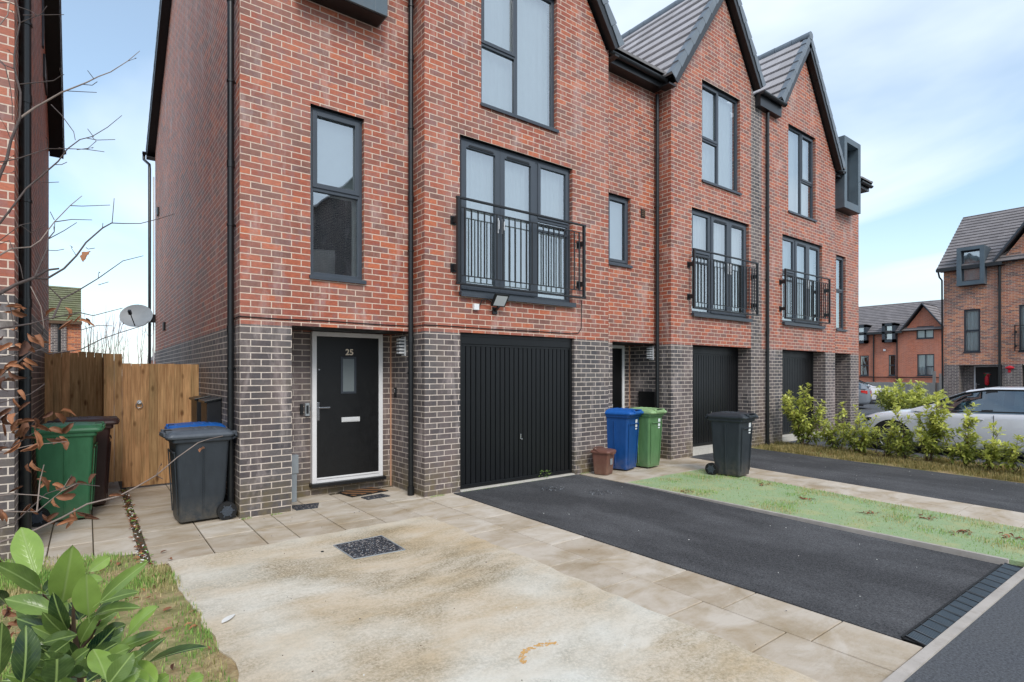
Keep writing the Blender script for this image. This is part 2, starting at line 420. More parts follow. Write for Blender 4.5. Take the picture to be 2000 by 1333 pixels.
t = NT('paving_slab')
p = t.pos(); at_ = t.n('ShaderNodeAttribute', attribute_name='tone')
a = t.noise(t.map(p, (1,1.6,1)), 2.0, 7, .62, .6); fi = t.noise(p, 70, 5, .75)
c = t.mix(t.ramp(a, [(.3, 0), (.6, 1)]), lin((170,152,126)), lin((200,190,176)))
c = t.mix(t.ramp(at_.outputs['Fac'], [(0, 0), (1, 1)]), t.mix(1, c, (.84,.80,.76), 'MULTIPLY'), t.mix(1, c, (1.06,1.06,1.07), 'MULTIPLY'))
b2 = t.noise(t.map(p, loc=(4,8,0)), 1.5, 7, .66, .5)
c = t.mix(t.math('MULTIPLY', t.ramp(b2, [(.52, 0), (.7, 1)]), t.ramp(fi, [(.3, .2), (.7, .9)])), c, lin((140,122,92)))
c = t.mix(t.ramp(t.noise(t.map(p, (1,5,1)), 5, 5, .7), [(.56, 0), (.72, .35)]), c, lin((158,140,116)))
t.bump(t.math('ADD', t.noise(t.map(p, (1,3,1)), 14, 6, .7), t.math('MULTIPLY', fi, .4)), .4, .008); t.fin(c, .85, Specular_IOR_Level=.2)

t = NT('joint_dirt'); t.fin(t.mix(t.noise(t.pos(), 20), lin((58,50,38)), lin((96,84,62))), .95)
t = NT('soil')
c = t.mix(t.ramp(t.noise(t.pos(), 9, 7, .7), [(.35, 0), (.65, 1)]), lin((138,114,80)), lin((186,166,124)))
c = t.mix(t.ramp(t.noise(t.pos(), 2.2, 5, .6), [(.42, 0), (.6, .8)]), c, lin((110,122,66)))
t.bump(t.noise(t.pos(), 40, 5), .8, .02); t.fin(c, .95)
t = NT('turf_mint')
f = t.noise(t.pos(), 90, 5, .8)
c = t.mix(t.ramp(f, [(.3, 0), (.7, 1)]), lin((132,156,108)), lin((172,192,150)))
c = t.mix(t.ramp(t.noise(t.pos(), 2.6, 6, .65), [(.50, 0), (.64, .7)]), c, lin((180,180,130)))
c = t.mix(t.ramp(t.noise(t.map(t.pos(), loc=(3,1,0)), 6, 6, .7), [(.6, 0), (.7, .6)]), c, lin((140,116,82)))
t.bump(f, .8, .012); t.fin(c, .95)
t = NT('dirt_ground')
c = t.mix(t.ramp(t.noise(t.pos(), .7, 6, .6), [(.35, 0), (.65, 1)]), lin((96,96,92)), lin((124,122,116)))
t.fin(c, .95)
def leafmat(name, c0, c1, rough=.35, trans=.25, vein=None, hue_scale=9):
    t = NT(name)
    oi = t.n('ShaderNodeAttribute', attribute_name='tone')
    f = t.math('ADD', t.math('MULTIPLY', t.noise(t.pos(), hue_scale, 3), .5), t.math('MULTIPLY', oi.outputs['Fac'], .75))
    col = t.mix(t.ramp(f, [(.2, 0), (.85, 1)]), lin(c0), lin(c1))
    if vein:
        sp = t.n('ShaderNodeSeparateXYZ'); t.l(t.uv(), sp.inputs[0])
        ax = t.math('ABSOLUTE', sp.outputs['X'])
        mid = t.ramp(ax, [(0, 1), (.05, .7), (.10, 0)])
        dv = t.math('FRACT', t.math('ADD', t.math('MULTIPLY', sp.outputs['Y'], 9.0), t.math('MULTIPLY', ax, -3.2)))
        sv = t.ramp(dv, [(0, .14), (.10, 0), (.90, 0), (1, .14)])
        vv = t.math('MAXIMUM', mid, sv)
        col = t.mix(vv, col, lin(vein))
        blot = t.noise(t.pos(), 60, 5, .7)
        col = t.mix(t.ramp(blot, [(.66, 0), (.74, .45)]), col, lin((120,110,60)))
        t.bump(t.math('MULTIPLY', vv, -1), .35, .002)
    t.fin(col, rough, Specular_IOR_Level=.45)
    tl = t.n('ShaderNodeBsdfTranslucent'); t.l(col, tl.inputs[0])
    mx_ = t.n('ShaderNodeMixShader'); mx_.inputs[0].default_value = trans
    t.l(t.b.outputs[0], mx_.inputs[1]); t.l(tl.outputs[0], mx_.inputs[2]); t.l(mx_.outputs[0], t.out.inputs[0])
    return t.m
leafmat('laurel_leaf', (18,44,30), (140,168,80), .2, .2, (150,172,100), 14)
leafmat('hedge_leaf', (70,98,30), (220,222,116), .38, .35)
leafmat('beech_dead', (76,44,30), (178,122,86), .65, .15)
leafmat('grass_blade', (126,128,66), (214,198,146), .7, .3, hue_scale=3)
leafmat('grass_fresh', (84,140,56), (168,196,104), .7, .3, hue_scale=3)
plain('twig_bark', (84,72,68), .8, .25, 40, .4, 200)
plain('twig_pale', (138,122,112), .8, .2, 40)
plain('stem_brown', (92,70,52), .8, .25, 30)
# wood
t = NT('fence_wood'); at_ = t.n('ShaderNodeAttribute', attribute_name='tone')
p = t.pos(); g = t.noise(t.map(p, (14,14,.9)), 3, 6, .6, .4)
c = t.mix(t.ramp(g, [(.3, 0), (.7, 1)]), lin((164,122,86)), lin((224,180,134)))
c = t.mix(at_.outputs['Fac'], t.mix(1, c, (.74,.76,.70), 'MULTIPLY'), t.mix(1, c, (1.12,1.02,.94), 'MULTIPLY'))
kn = t.n('ShaderNodeTexVoronoi', feature='F1'); t.l(t.map(p, (7,7,3.2)), kn.inputs['Vector']); kn.inputs['Scale'].default_value = 1
c = t.mix(t.ramp(kn.outputs['Distance'], [(0, .9), (.10, .7), (.2, 0)]), c, lin((96,56,30)))
c = t.mix(t.ramp(t.noise(t.map(p, (3,3,.8), (2,2,1)), 1.6, 5), [(.5, 0), (.7, .4)]), c, lin((122,112,78)))
t.bump(g, .25, .004); t.fin(c, .8, Specular_IOR_Level=.2)
plain('fence_pale', (176,170,162), .8, .12, 3)
def plastic(name, rgb, rough=.42):
    t = NT(name); c = lin(rgb)
    f = t.noise(t.map(t.pos(), (3,3,1)), 5, 5, .6)
    col = t.mix(t.ramp(f, [(.3, 0), (.75, 1)]), tuple(x*.85 for x in c), tuple(min(1, x*1.12+.004) for x in c))
    sp = t.n('ShaderNodeSeparateXYZ'); t.l(t.pos(), sp.inputs[0])
    g = t.n('ShaderNodeMapRange'); t.l(sp.outputs['Z'], g.inputs['Value']); g.inputs['From Min'].default_value = 0; g.inputs['From Max'].default_value = .3; g.inputs['To Min'].default_value = .4; g.inputs['To Max'].default_value = 0
    col = t.mix(t.math('MULTIPLY', g.outputs[0], t.ramp(t.noise(t.pos(), 12, 6, .7), [(.35, 0), (.7, 1)])), col, lin((140,126,104)))
    col = t.mix(t.ramp(t.noise(t.pos(), 30, 6, .75), [(.62, 0), (.8, .12)]), col, (.5,.48,.44))
    t.bump(t.noise(t.pos(), 220, 2), .12, .002)
    return t.fin(col, t.math('MULTIPLY_ADD', f, .25, rough - .08), Specular_IOR_Level=.4)
plastic('bin_black', (44,50,56)); plastic('bin_green', (56,112,76)); plastic('bin_brown', (62,38,34)); plastic('bin_blue', (14,70,132)); plastic('bin_lime', (88,126,82)); plastic('bin_lime_lid', (142,172,122)); plastic('caddy_brown', (112,74,62)); plastic('bin_lid_grey', (78,84,92)); plastic('bin_lid_blue', (14,88,166))
plain('label_white', (226,230,232), .5, .03)
plain('car_white', (208,208,214), .25, .02, 2); M['car_white'].node_tree.nodes['Principled BSDF'].inputs['Coat Weight'].default_value = .6
plain('car_grey', (120,126,134), .3, .03, 2)
plain('car_trim', (24,25,28), .5, .1)
plain('wheel_alloy', (150,152,156), .35, .05, metal=.8)
t = NT('tail_red'); t.fin(lin((190,30,24)), .25)
plain('plate_yellow', (220,190,70), .4, .04)
plain('bow_red', (196,28,44), .6, .1, 20)
plain('bow_green', (60,90,30), .7, .2, 30)
t = NT('gravel_dark')
v_ = t.n('ShaderNodeTexVoronoi', feature='F1'); t.l(t.pos(), v_.inputs['Vector']); v_.inputs['Scale'].default_value = 90
vc = t.n('ShaderNodeSeparateColor'); t.l(v_.outputs['Color'], vc.inputs[0])
c = t.ramp(vc.outputs[0], [(0, lin((26,28,34))), (.6, lin((58,60,68))), (.85, lin((96,96,102))), (.97, lin((190,180,170)))])
t.bump(v_.outputs['Distance'], 1.0, -.01); t.fin(c, .7)
t = NT('mat_coir')
p = t.pos()
wv = t.n('ShaderNodeTexWave', bands_direction='DIAGONAL'); t.l(t.map(p, (1,1,1)), wv.inputs[0]); wv.inputs['Scale'].default_value = 3.5; wv.inputs['Distortion'].default_value = 2
c = t.mix(t.ramp(wv.outputs['Fac'], [(.42, 0), (.5, 1)]), lin((48,40,34)), lin((158,112,72)))
c = t.mix(t.noise(p, 200, 3, .8), c, t.mix(1, c, (.5,.5,.5), 'MULTIPLY'))
t.bump(t.noise(p, 300, 2), .8, .01); t.fin(c, .95)
plain('litter_leaf', (120,66,40), .8, .3, 30)
plain('litter_pale', (222,220,214), .8, .1)
plain('twine_green', (60,90,44), .8, .3, 20)

plain('rust_mark', (206,160,98), .9, .1, 40)
# ------------------------------------------------------------------ ground
BR, BD = M['brick_red'], M['brick_dark']
g = MB(); g.face([(-300,-300,-.05),(400,-300,-.05),(400,400,-.05),(-300,400,-.05)], M['dirt_ground']); structure(g, 'ground')
def poly_sheet(pts, z, mat, thick=.04):
    mb = MB(); mb.face([(x,y,z) for x, y in pts], mat)
    n = len(pts)
    for i in range(n):
        a, b = pts[i], pts[(i+1) % n]
        mb.face([(a[0],a[1],z-thick),(b[0],b[1],z-thick),(b[0],b[1],z),(a[0],a[1],z)], mat)
    return mb
def wobble(pts, amp, step, seed=0):
    out = []
    n = len(pts)
    for i in range(n):
        a = Vector(pts[i][:2]); b = Vector(pts[(i+1) % n][:2]); L = (b-a).length; k = max(1, int(L/step)); nn = Vector((-(b-a).y, (b-a).x)).normalized()
        for j in range(k):
            q = a.lerp(b, j/k); w_ = amp * noise.noise(Vector((q.x*5+seed, q.y*5, seed))) if j else 0
            out.append(tuple(q + nn*w_))
    return out
structure(poly_sheet([(2.6,1.09),(60,-.01),(60,-9),(-40,-9),(-40,2.1)], .0, M['asphalt_road']), 'road')
structure(poly_sheet([(-2.5,5.75),(-2.5,.0),(.3,1.02),(1.3,1.3),(1.3,3.3),(1.3,4.6),(1.3,5.5),(.46,5.6),(.36,6.05),(-.6,6.65),(-2.5,6.7)], -.006, M['soil']), 'verge_soil')
structure(poly_sheet(wobble([(.56,5.66),(3.10,5.655),(3.115,5.2),(3.11,3.2),(3.10,1.6),(3.085,1.17),(.60,1.42),(.66,3.3),(.56,5.0)], .035, .07, 3), .004, M['concrete_pad']), 'concrete_parking_pad')
# paving slabs
mbp = MB(); tones = []
def slab(x0, x1, y0, y1, z=0.0):
    j = .005; dz = random.uniform(-.002, .002)
    p0 = [(x0+j,y0+j),(x1-j,y0+j),(x1-j,y1-j),(x0+j,y1-j)]
    c = .003; p1 = [(x0+j+c,y0+j+c),(x1-j-c,y0+j+c),(x1-j-c,y1-j-c),(x0+j+c,y1-j-c)]
    vs = [(x,y,z-.03) for x, y in p0] + [(x,y,z-.004+dz) for x, y in p0] + [(x,y,z+dz) for x, y in p1]
    fs = [(0,1,5,4),(1,2,6,5),(2,3,7,6),(3,0,4,7),(4,5,9,8),(5,6,10,9),(6,7,11,10),(7,4,8,11),(8,9,10,11)]
    mbp.mesh(vs, fs, M['paving_slab']); t_ = random.random(); tones.extend([t_]*len(vs))
xs = [.45,.935,1.395,1.70,2.165,2.62,3.07]
for i in range(len(xs)-1):
    y = 5.64
    sh = [0,.0,.0,.0,.3,.0][i]
    while y < 9.4:
        yn = y + (.6 if not (sh and y == 5.64) else .3)
        if xs[i] < 1.36 or y < 7.4: slab(xs[i], xs[i+1], y, yn)
        y = yn
for i, (x0, x1) in enumerate([(3.07,3.53),(3.53,3.985)]):
    y = 1.13; k = 0
    first = .6 if i == 0 else .45
    while y < 7.3:
        yn = y + (first if k == 0 else .6)
        slab(x0, x1, y, min(yn, 7.45)); y = yn; k += 1
# path beside the bins and along the second drive
y = 5.58
for k in range(7):
    x0 = 6.42 + k*.45; slab(x0, x0+.45, 5.58, 6.18); slab(x0, x0+.45, 6.18, 6.78); 
    if k > 1: slab(x0, x0+.45, 6.78, 7.5)
def lerp(a, b, t): return a + (b-a)*t
for k in range(8):
    y1 = 5.58 - k*.6; y0 = max(y1 - .594, 1.04)
    for c_ in range(2):
        def ex(yy, side): 
            tt = (6.3-yy)/4.8; r_ = lerp(9.36, 8.76, tt); l_ = r_ - .46*2
            return lerp(l_, r_, (c_+side)/2)
        P = [(ex(y0,0)+.004,y0),(ex(y0,1)-.004,y0),(ex(y1,1)-.004,y1),(ex(y1,0)+.004,y1)]
        vs = [(x,yy,-.03) for x, yy in P] + [(x,yy,.001) for x, yy in P]
        mbp.mesh(vs, [(4,5,6,7),(0,1,5,4),(1,2,6,5),(2,3,7,6),(3,0,4,7)], M['paving_slab']); t_ = random.uniform(.5, 1.0); tones.extend([t_]*8)
# left paving by the neighbour
for k in range(3):
    x0 = -.62 + k*.336
    y = 6.15 + [.1,.03,-.02][k] 
    while y < 11: slab(x0, x0+.336, y, y+.6); y += .6
po = structure(mbp, 'paving')
a_ = po.data.attributes.new('tone', 'FLOAT', 'POINT'); a_.data.foreach_set('value', tones)
structure(poly_sheet([(-.70,6.0),(.5,5.62),(3.06,5.62),(3.06,1.2),(3.99,1.2),(3.99,7.5),(1.38,7.55),(1.38,12),(-.7,12)], -.012, M['joint_dirt']), 'paving_bed')
structure(poly_sheet([(6.40,5.56),(9.6,5.56),(8.76,1.02),(7.85,1.03),(8.4,5.0),(9.6,6.4),(9.4,7.6),(6.42,7.6)], -.014, M['joint_dirt']), 'path_bed')
# drives
structure(poly_sheet(wobble([(4.0,6.60),(3.985,1.25),(6.21,1.208),(6.38,5.48),(6.33,6.62)], .006, .12, 5), .004, M['asphalt']), 'driveway')
structure(poly_sheet([(9.48,6.95),(9.36,6.3),(8.71,1.02),(11.0,.98),(11.60,6.3),(11.75,6.95)], .003, M['asphalt']), 'far_driveway')
structure(poly_sheet([(12.95,6.95),(12.7,.96),(22,.75),(34.2,-4),(34.2,11),(50,13),(50,24),(18.6,24),(18.6,8.0),(18.3,6.6),(15.8,6.95)], -.002, M['asphalt_road']), 'side_street')
# edging kerb in front and beside the drive
k = MB(); k.hexa([(2.6,1.085,-.1),(60,-.02,-.1),(60,.04,-.1),(2.6,1.145,-.1),(2.6,1.085,.012),(60,-.02,.012),(60,.04,.012),(2.6,1.145,.012)], M['kerb_stone']); structure(k, 'kerb')
k = MB(); k.box(6.395,6.435,1.2,5.56,-.08,.012, M['kerb_stone']); structure(k, 'turf_edging')
structure(poly_sheet(wobble([(6.44,5.56),(8.40,5.56),(8.36,5.1),(7.87,1.3),(7.84,1.05),(6.44,1.09)], .025, .2, 8), .006, M['turf_mint']), 'turf')
structure(poly_sheet([(11.58,6.55),(13.1,6.55),(12.75,.96),(11.02,.99)], .0, M['soil']), 'planting_strip')

# channel drain
t_ = thing('channel_drain', (5.1,1.2,0), 'black slotted channel drain across the foot of the tarmac drive, beside the pale kerb', 'drain')
m = MB(); m.beam((4.0,1.248,.0),(6.21,1.204,.0),.012,.03,M['rubber']); m.build('channel_edge', parent=t_)
def yk(x): return 1.148 - .0192*(x-2.6)
def grate(x0, x1):
    m = MB(); m.hexa([(x0,yk(x0),.0),(x1,yk(x1),.0),(x1,yk(x1)+.12,.0),(x0,yk(x0)+.12,.0),(x0,yk(x0),.006),(x1,yk(x1),.006),(x1,yk(x1)+.12,.006),(x0,yk(x0)+.12,.006)], M['rubber']); n = int((x1-x0)/.019)
    for i in range(n):
        x = x0 + (x1-x0)*(i+.5)/n; sl = .045
        m.hexa([(x-.0045,yk(x),-.012),(x+.0045,yk(x),-.012),(x+.0045+sl,yk(x)+.115,-.012),(x-.0045+sl,yk(x)+.115,-.012),(x-.0045,yk(x),.012),(x+.0045,yk(x),.012),(x+.0045+sl,yk(x)+.115,.012),(x-.0045+sl,yk(x)+.115,.012)], M['clad_grey'])
    k_ = int((x1-x0)/.13)
    for i in range(k_+1):
        x = x0 + (x1-x0)*i/k_; m.hexa([(x-.02,yk(x)-.001,-.01),(x-.004,yk(x)-.001,-.01),(x+.05,yk(x)+.119,-.01),(x+.034,yk(x)+.119,-.01),(x-.02,yk(x)-.001,.015),(x-.004,yk(x)-.001,.015),(x+.05,yk(x)+.119,.015),(x+.034,yk(x)+.119,.015)], M['black_metal'])
    return m
for a, b in ((4.0,5.18),(5.20,6.22)): grate(a, b).build('grating', parent=t_)
# inspection covers and small ground things
t_ = thing('inspection_cover', (2.1,4.96,0), 'square recessed tray cover filled with dark gravel, set in the pale concrete', 'drain cover')
m = MB(); 
c4 = [(1.865,5.215),(2.36,5.235),(2.345,4.68),(1.872,4.72)]
m.face([(x,y,.0075) for x, y in reversed(c4)], M['gravel_dark']); m.build('tray', parent=t_)
m = MB()
for i in range(4):
    a, b = c4[i], c4[(i+1)%4]; m.beam((a[0],a[1],.006),(b[0],b[1],.006),.008,.010, M['grey_plastic'])
m.build('rim', parent=t_)
m = MB()
for i in range(420):
    x = random.uniform(1.885,2.335); y = random.uniform(4.73,5.2); r = random.uniform(.003,.008)
    vs = [(x+r*math.cos(a)*random.uniform(.7,1.2), y+r*math.sin(a)*random.uniform(.7,1.2), .0075+r*.2) for a in (0,1.2,2.5,3.8,5.0)] + [(x,y,.0075+r*.8)]
    m.mesh(vs, [(0,1,5),(1,2,5),(2,3,5),(3,4,5),(4,0,5)], random.choice([M['gravel_dark'],M['gravel_dark'],M['frame_dark'],M['rubber'],M['grey_plastic']]))
pb = m.build('pebbles', parent=t_); pb['kind'] = 'stuff'
for nm, c4, lab in (('tray_a', [(1.99,7.10),(2.33,7.05),(2.24,6.82),(2.00,6.84)], 'small dark drain cover on the paving by the left brick pier'),
                    ('tray_b', [(2.88,7.02),(3.18,7.06),(3.22,6.87),(2.90,6.85)], 'small dark drain cover just in front of the doormat')):
    m = MB(); m.face([(x,y,.006) for x, y in reversed(c4)], M['gravel_dark'])
    for i in range(4):
        a, b = c4[i], c4[(i+1)%4]; m.beam((a[0],a[1],.004),(b[0],b[1],.004),.008,.012, M['frame_dark'])
    tag(m.build('drain_cover', origin=(c4[0][0],c4[0][1],0)), lab, 'drain cover')
m = MB(); m.cyl((1.86,4.93,.0),(1.86,4.93,.009), .014, M['rubber'], 14); 
for v in range(len(m.v)): m.v[v] = (m.v[v][0]-.14, m.v[v][1]+.17, m.v[v][2])
tag(m.build('bolt_cap', origin=(1.72,5.10,0)), 'tiny round black cap in the concrete left of the square cover', 'cap')
# doormat
t_ = thing('doormat', (3.05,7.28,0), 'brown coir doormat with dark pattern and black edge below the door numbered 25', 'doormat')
def mat_quad(m, e, z0, z1, mt):
    P = [Vector((2.79,7.11,0)),Vector((3.34,7.18,0)),Vector((3.24,7.50,0)),Vector((2.73,7.48,0))]; c_ = sum(P, Vector())/4
    P = [c_ + (q-c_)*e for q in P]
    m.hexa([(q.x,q.y,z0) for q in P] + [(q.x,q.y,z1) for q in P], mt)
m = MB(); mat_quad(m, 1.0, .004, .014, M['rubber']); m.build('rubber_edge', parent=t_)
m = MB(); mat_quad(m, .92, .010, .024, M['mat_coir']); m.build('coir_pile', parent=t_)
# worn studded spots in the drive
for cx, cy, lab in ((5.28,5.91,'worn round patch of studs in the tarmac, nearer the garage door'), (5.62,5.32,'worn round patch of studs in the tarmac, nearer the brown caddy')):
    m = MB()
    for i in range(90):
        a = random.random()*6.28; r = .20*math.sqrt(random.random()); x = cx + r*math.cos(a); y = cy + r*math.sin(a)*.8
        x = round(x/.03)*.03; y = round(y/.03)*.03
        m.box(x-.007,x+.007,y-.005,y+.005,.002,.007, random.choice([M['grey_plastic'],M['asphalt'],M['frame_grey']]))
    tag(m.build('surface_stud_patch', origin=(cx,cy,0)), lab, 'stud patch', kind='stuff')

# ------------------------------------------------------------------ house building kit
GL = M['window_glass']; FG = M['frame_grey']
def sash(mb, F, u0, u1, z0, z1, d, wd, mat, dep=.04):
    F.box(mb, u0, u0+wd, d, d+dep, z0, z1, mat); F.box(mb, u1-wd, u1, d, d+dep, z0, z1, mat)
    F.box(mb, u0+wd, u1-wd, d, d+dep, z0, z0+wd, mat); F.box(mb, u0+wd, u1-wd, d, d+dep, z1-wd, z1, mat)
def pane(par, F, u0, u1, z0, z1, d, mat=None):
    m = MB(); F.quad(m, u0, u1, d, z0, z1, mat or GL); return m.build('pane', parent=par)
def blind(par, F, u0, u1, z0, z1, d, mat=None, name='blind', fold=.05, amp=.012):
    m = MB(); n = max(4, int((u1-u0)/(fold/4))); mat = mat or M['blind_white']
    if n > 300: n = 300
    vs = []; fs = []
    for i in range(n+1):
        u = u0 + (u1-u0)*i/n; dd = d + amp*math.sin((u-u0)/fold*2*math.pi)
        vs += [F.p(u,dd,z0), F.p(u,dd,z1)]
    for i in range(n): fs.append((2*i,2*i+2,2*i+3,2*i+1))
    m.mesh(vs, fs, mat, True); return m.build(name, parent=par)
def flat(par, F, u0, u1, z0, z1, d, mat, name='room'):
    m = MB(); F.quad(m, u0, u1, d, z0, z1, mat); return m.build(name, parent=par)
def vent(par, F, u0, u1, z, d):
    m = MB(); F.box(m, u0, u1, d-.012, d, z, z+.012, M['fascia_black']); F.box(m, u0+.01, u1-.01, d-.008, d, z+.018, z+.026, M['fascia_black']); m.build('trickle_vent', parent=par)
def sill(par, F, u0, u1, z, d, out=.035, mat=None, h=.028):
    m = MB(); F.box(m, u0-.02, u1+.02, d-out, d+.06, z-h, z, mat or FG); F.box(m, u0-.02, u1+.02, d-out, d-out+.008, z-h-.02, z-h, mat or FG); return m.build('sill', parent=par, bevel=.002)
REV = .065
def window(par, F, u0, u1, z0, z1, D, kind, fr=None, name='window', blinds=True):
    """kind: 'split2' = opener over fixed; 'tl'/'tr' = tall three-pane, transom on the left/right; 'single'; 'grid2'"""
    fr = fr or FG; d = D + REV; w_ = .055; m = MB(); e = .002
    u0 += e; u1 -= e; z0 += e; z1 -= e
    sash(m, F, u0, u1, z0, z1, d, w_, fr, .06)
    W = None
    panes = []
    if kind == 'single':
        sash(m, F, u0+w_-.012, u1-w_+.012, z0+w_-.012, z1-w_+.012, d-.012, .05, fr); panes = [(u0+.09,u1-.09,z0+.09,z1-.09)]
    if kind == 'split2':
        zm = z0 + (z1-z0)*.52
        F.box(m, u0+w_, u1-w_, d, d+.06, zm-.03, zm+.03, fr)
        sash(m, F, u0+.04, u1-.04, zm+.012, z1-.04, d-.015, .058, fr); panes = [(u0+.10,u1-.10,zm+.07,z1-.10), (u0+w_,u1-w_,z0+w_,zm-.03)]
    if kind in ('tl', 'tr'):
        um = (u0+u1)/2 - (.05 if kind == 'tl' else -.05); zm = z0 + (z1-z0)*.43
        F.box(m, um-.03, um+.03, d, d+.06, z0+w_, z1-w_, fr)
        if kind == 'tl': a, b, c_, dd = u0+w_, um-.03, um+.03, u1-w_
        else: a, b, c_, dd = um+.03, u1-w_, u0+w_, um-.03
        F.box(m, a, b, d, d+.06, zm-.028, zm+.028, fr)
        sash(m, F, a-.015, b+.015, zm+.01, z1-w_+.015, d-.015, .05, fr)
        panes = [(a+.035,b-.035,zm+.06,z1-w_-.035), (a,b,z0+w_,zm-.028), (c_,dd,z0+w_,z1-w_)]
    if kind == 'twin':
        um = (u0+u1)/2; F.box(m, um-.03, um+.03, d, d+.06, z0+w_, z1-w_, fr); panes = [(u0+w_,um-.03,z0+w_,z1-w_),(um+.03,u1-w_,z0+w_,z1-w_)]
    if kind == 'four':
        um = (u0+u1)/2; zm = z0+(z1-z0)*.4; F.box(m, um-.03, um+.03, d, d+.06, z0+w_, z1-w_, fr); F.box(m, um+.03, u1-w_, d, d+.06, zm-.03, zm+.03, fr); panes = [(u0+w_,um-.03,z0+w_,z1-w_),(um+.03,u1-w_,zm+.03,z1-w_),(um+.03,u1-w_,z0+w_,zm-.03)]
    W = m.build(name, parent=par, bevel=.004)
    for a, b, c_, dd in panes: pane(W, F, a, b, c_, dd, d+.028)
    sill(W, F, u0, u1, z0, D, mat=fr)
    if blinds == 'roller': blind(W, F, u0+.03, u1-.03, z0+.03, z1-.03, d+.11, M['blind_grey'], 'blind', 9, 0)
    elif blinds: blind(W, F, u0+.03, u1-.03, z0+.03, z1-.03, d+.14, M['blind_white'], 'blind', .13, .014)
    return W, panes
def french(par, F, u0, u1, z0, z1, D, doors_left=True, fold=.09, backing='blind_white'):
    d = D + REV; fr = FG; m = MB(); w_ = .06; e = .002; u0 += e; u1 -= e; z0 += e; z1 -= e
    sash(m, F, u0, u1, z0, z1, d, w_, fr, .07)
    wd = (u1-u0)
    if doors_left: sp = u0 + wd*.665; dA, dB, sA, sB = u0+w_-.01, sp-.03, sp+.03, u1-w_+.01
    else: sp = u1 - wd*.665; dA, dB, sA, sB = sp+.03, u1-w_+.01, u0+w_-.01, sp-.03
    F.box(m, sp-.04, sp+.04, d-.004, d+.07, z0+w_, z1-w_, fr)
    W = m.build('french_window', parent=par, bevel=.004)
    mid = (dA+dB)/2
    for k_, (a, b) in enumerate(((dA, mid-.002), (mid+.002, dB))):
        m = MB(); sash(m, F, a, b, z0+w_-.012, z1-w_+.012, d-.02, .085, fr, .05); L = m.build('door_leaf', parent=W, bevel=.004)
        pane(W, F, a+.085, b-.085, z0+w_+.07, z1-w_-.07, d+.01)
        vent(W, F, a+.12, b-.12, z1-w_-.055, d-.02)
        h = MB(); hu = (b-.045) if k_ == 0 else (a+.045); F.box(h, hu-.014, hu+.014, d-.032, d-.02, z0+.92, z0+1.14, M['white_plastic']); F.box(h, hu-.008, hu+.008, d-.06, d-.046, z0+.97, z0+1.10, M['white_plastic']); F.box(h, hu-.008, hu+.008, d-.05, d-.03, z0+1.07, z0+1.09, M['white_plastic']); h.build('handle', parent=W)
    zm = z0 + (z1-z0)*.58
    m = MB(); F.box(m, sA, sB, d, d+.06, zm-.035, zm+.03, fr); sash(m, F, sA, sB, zm+.01, z1-w_+.012, d-.018, .055, fr); F.box(m, sA, sB, d, d+.05, zm-.19, zm-.15, fr); m.build('casement', parent=W, bevel=.004)
    pane(W, F, sA+.05, sB-.05, zm+.06, z1-w_-.04, d+.01); pane(W, F, sA, sB, z0+w_, zm-.035, d+.02)
    sill(W, F, u0, u1, z0, D, .07, h=.05)
    blind(W, F, u0+.05, u1-.05, z0+.05, z1-.05, d+.13, M[backing], 'blind', fold, .02)
    return W
def balcony(par, F, u0, u1, z0, z1, D):
    B = M['black_metal']; d = D - .13; m = MB()
    F.box(m, u0-.03, u1+.03, d-.02, d+.02, z1-.015, z1+.012, B); F.box(m, u0-.03, u1+.03, d-.02, d+.02, z0-.02, z0+.008, B)
    b = m.build('balcony_rail', parent=par, bevel=.003)
    for uu in (u0, u1):
        m = MB(); F.box(m, uu-.02, uu+.02, d-.02, d+.02, z0, z1-.01, B); m.build('post', parent=b)
    m = MB(); F.box(m, u0, u1, d-.006, d+.006, z1-.135, z1-.12, B); F.box(m, u0, u1, d-.006, d+.006, z0+.10, z0+.115, B); m.build('inner_rail', parent=b)
    n = int((u1-u0)/.107)
    for i in range(1, n):
        uu = u0 + (u1-u0)*i/n; m = MB(); F.box(m, uu-.008, uu+.008, d-.008, d+.008, z0+.11, z1-.12, B); m.build('baluster', parent=b)
    for uu, sg in ((u0, -1), (u1, 1)):
        for zz in (z0+.16, z1-.35):
            m = MB(); F.box(m, uu-.018, uu+.018, d+.02, D+.004, zz+.02, zz+.10, B); F.box(m, uu-.045, uu+.045, D-.012, D+.004, zz, zz+.12, B); m.build('bracket', parent=b)
    return b
def downpipe(par, x, y, z0, z1, r=.034, brk=(), wallx=None, dirn=(0,1,0)):
    m = MB(); m.cyl((x,y,z0),(x,y,z1), r, M['pipe_black'], 16)
    z = z1 - 1.2
    while z > z0 + .4: m.cyl((x,y,z-.04),(x,y,z+.04), r+.006, M['pipe_black'], 16); z -= 1.9
    m.cyl((x,y,z0),(x,y,z0+.12), r+.01, M['pipe_black'], 16)
    p_ = m.build('downpipe', parent=par)
    z = z1 - .5
    while z > z0 + .3:
        b = MB(); dv = Vector(dirn); q = Vector((x,y,z)); b.cyl(tuple(q-Vector((0,0,.012))), tuple(q+Vector((0,0,.012))), r+.008, M['pipe_black'], 16); b.beam(tuple(q), tuple(q+dv*(r+.07)), .02, .02, M['pipe_black']); b.build('pipe_clip', parent=p_); z -= 1.65
    return p_
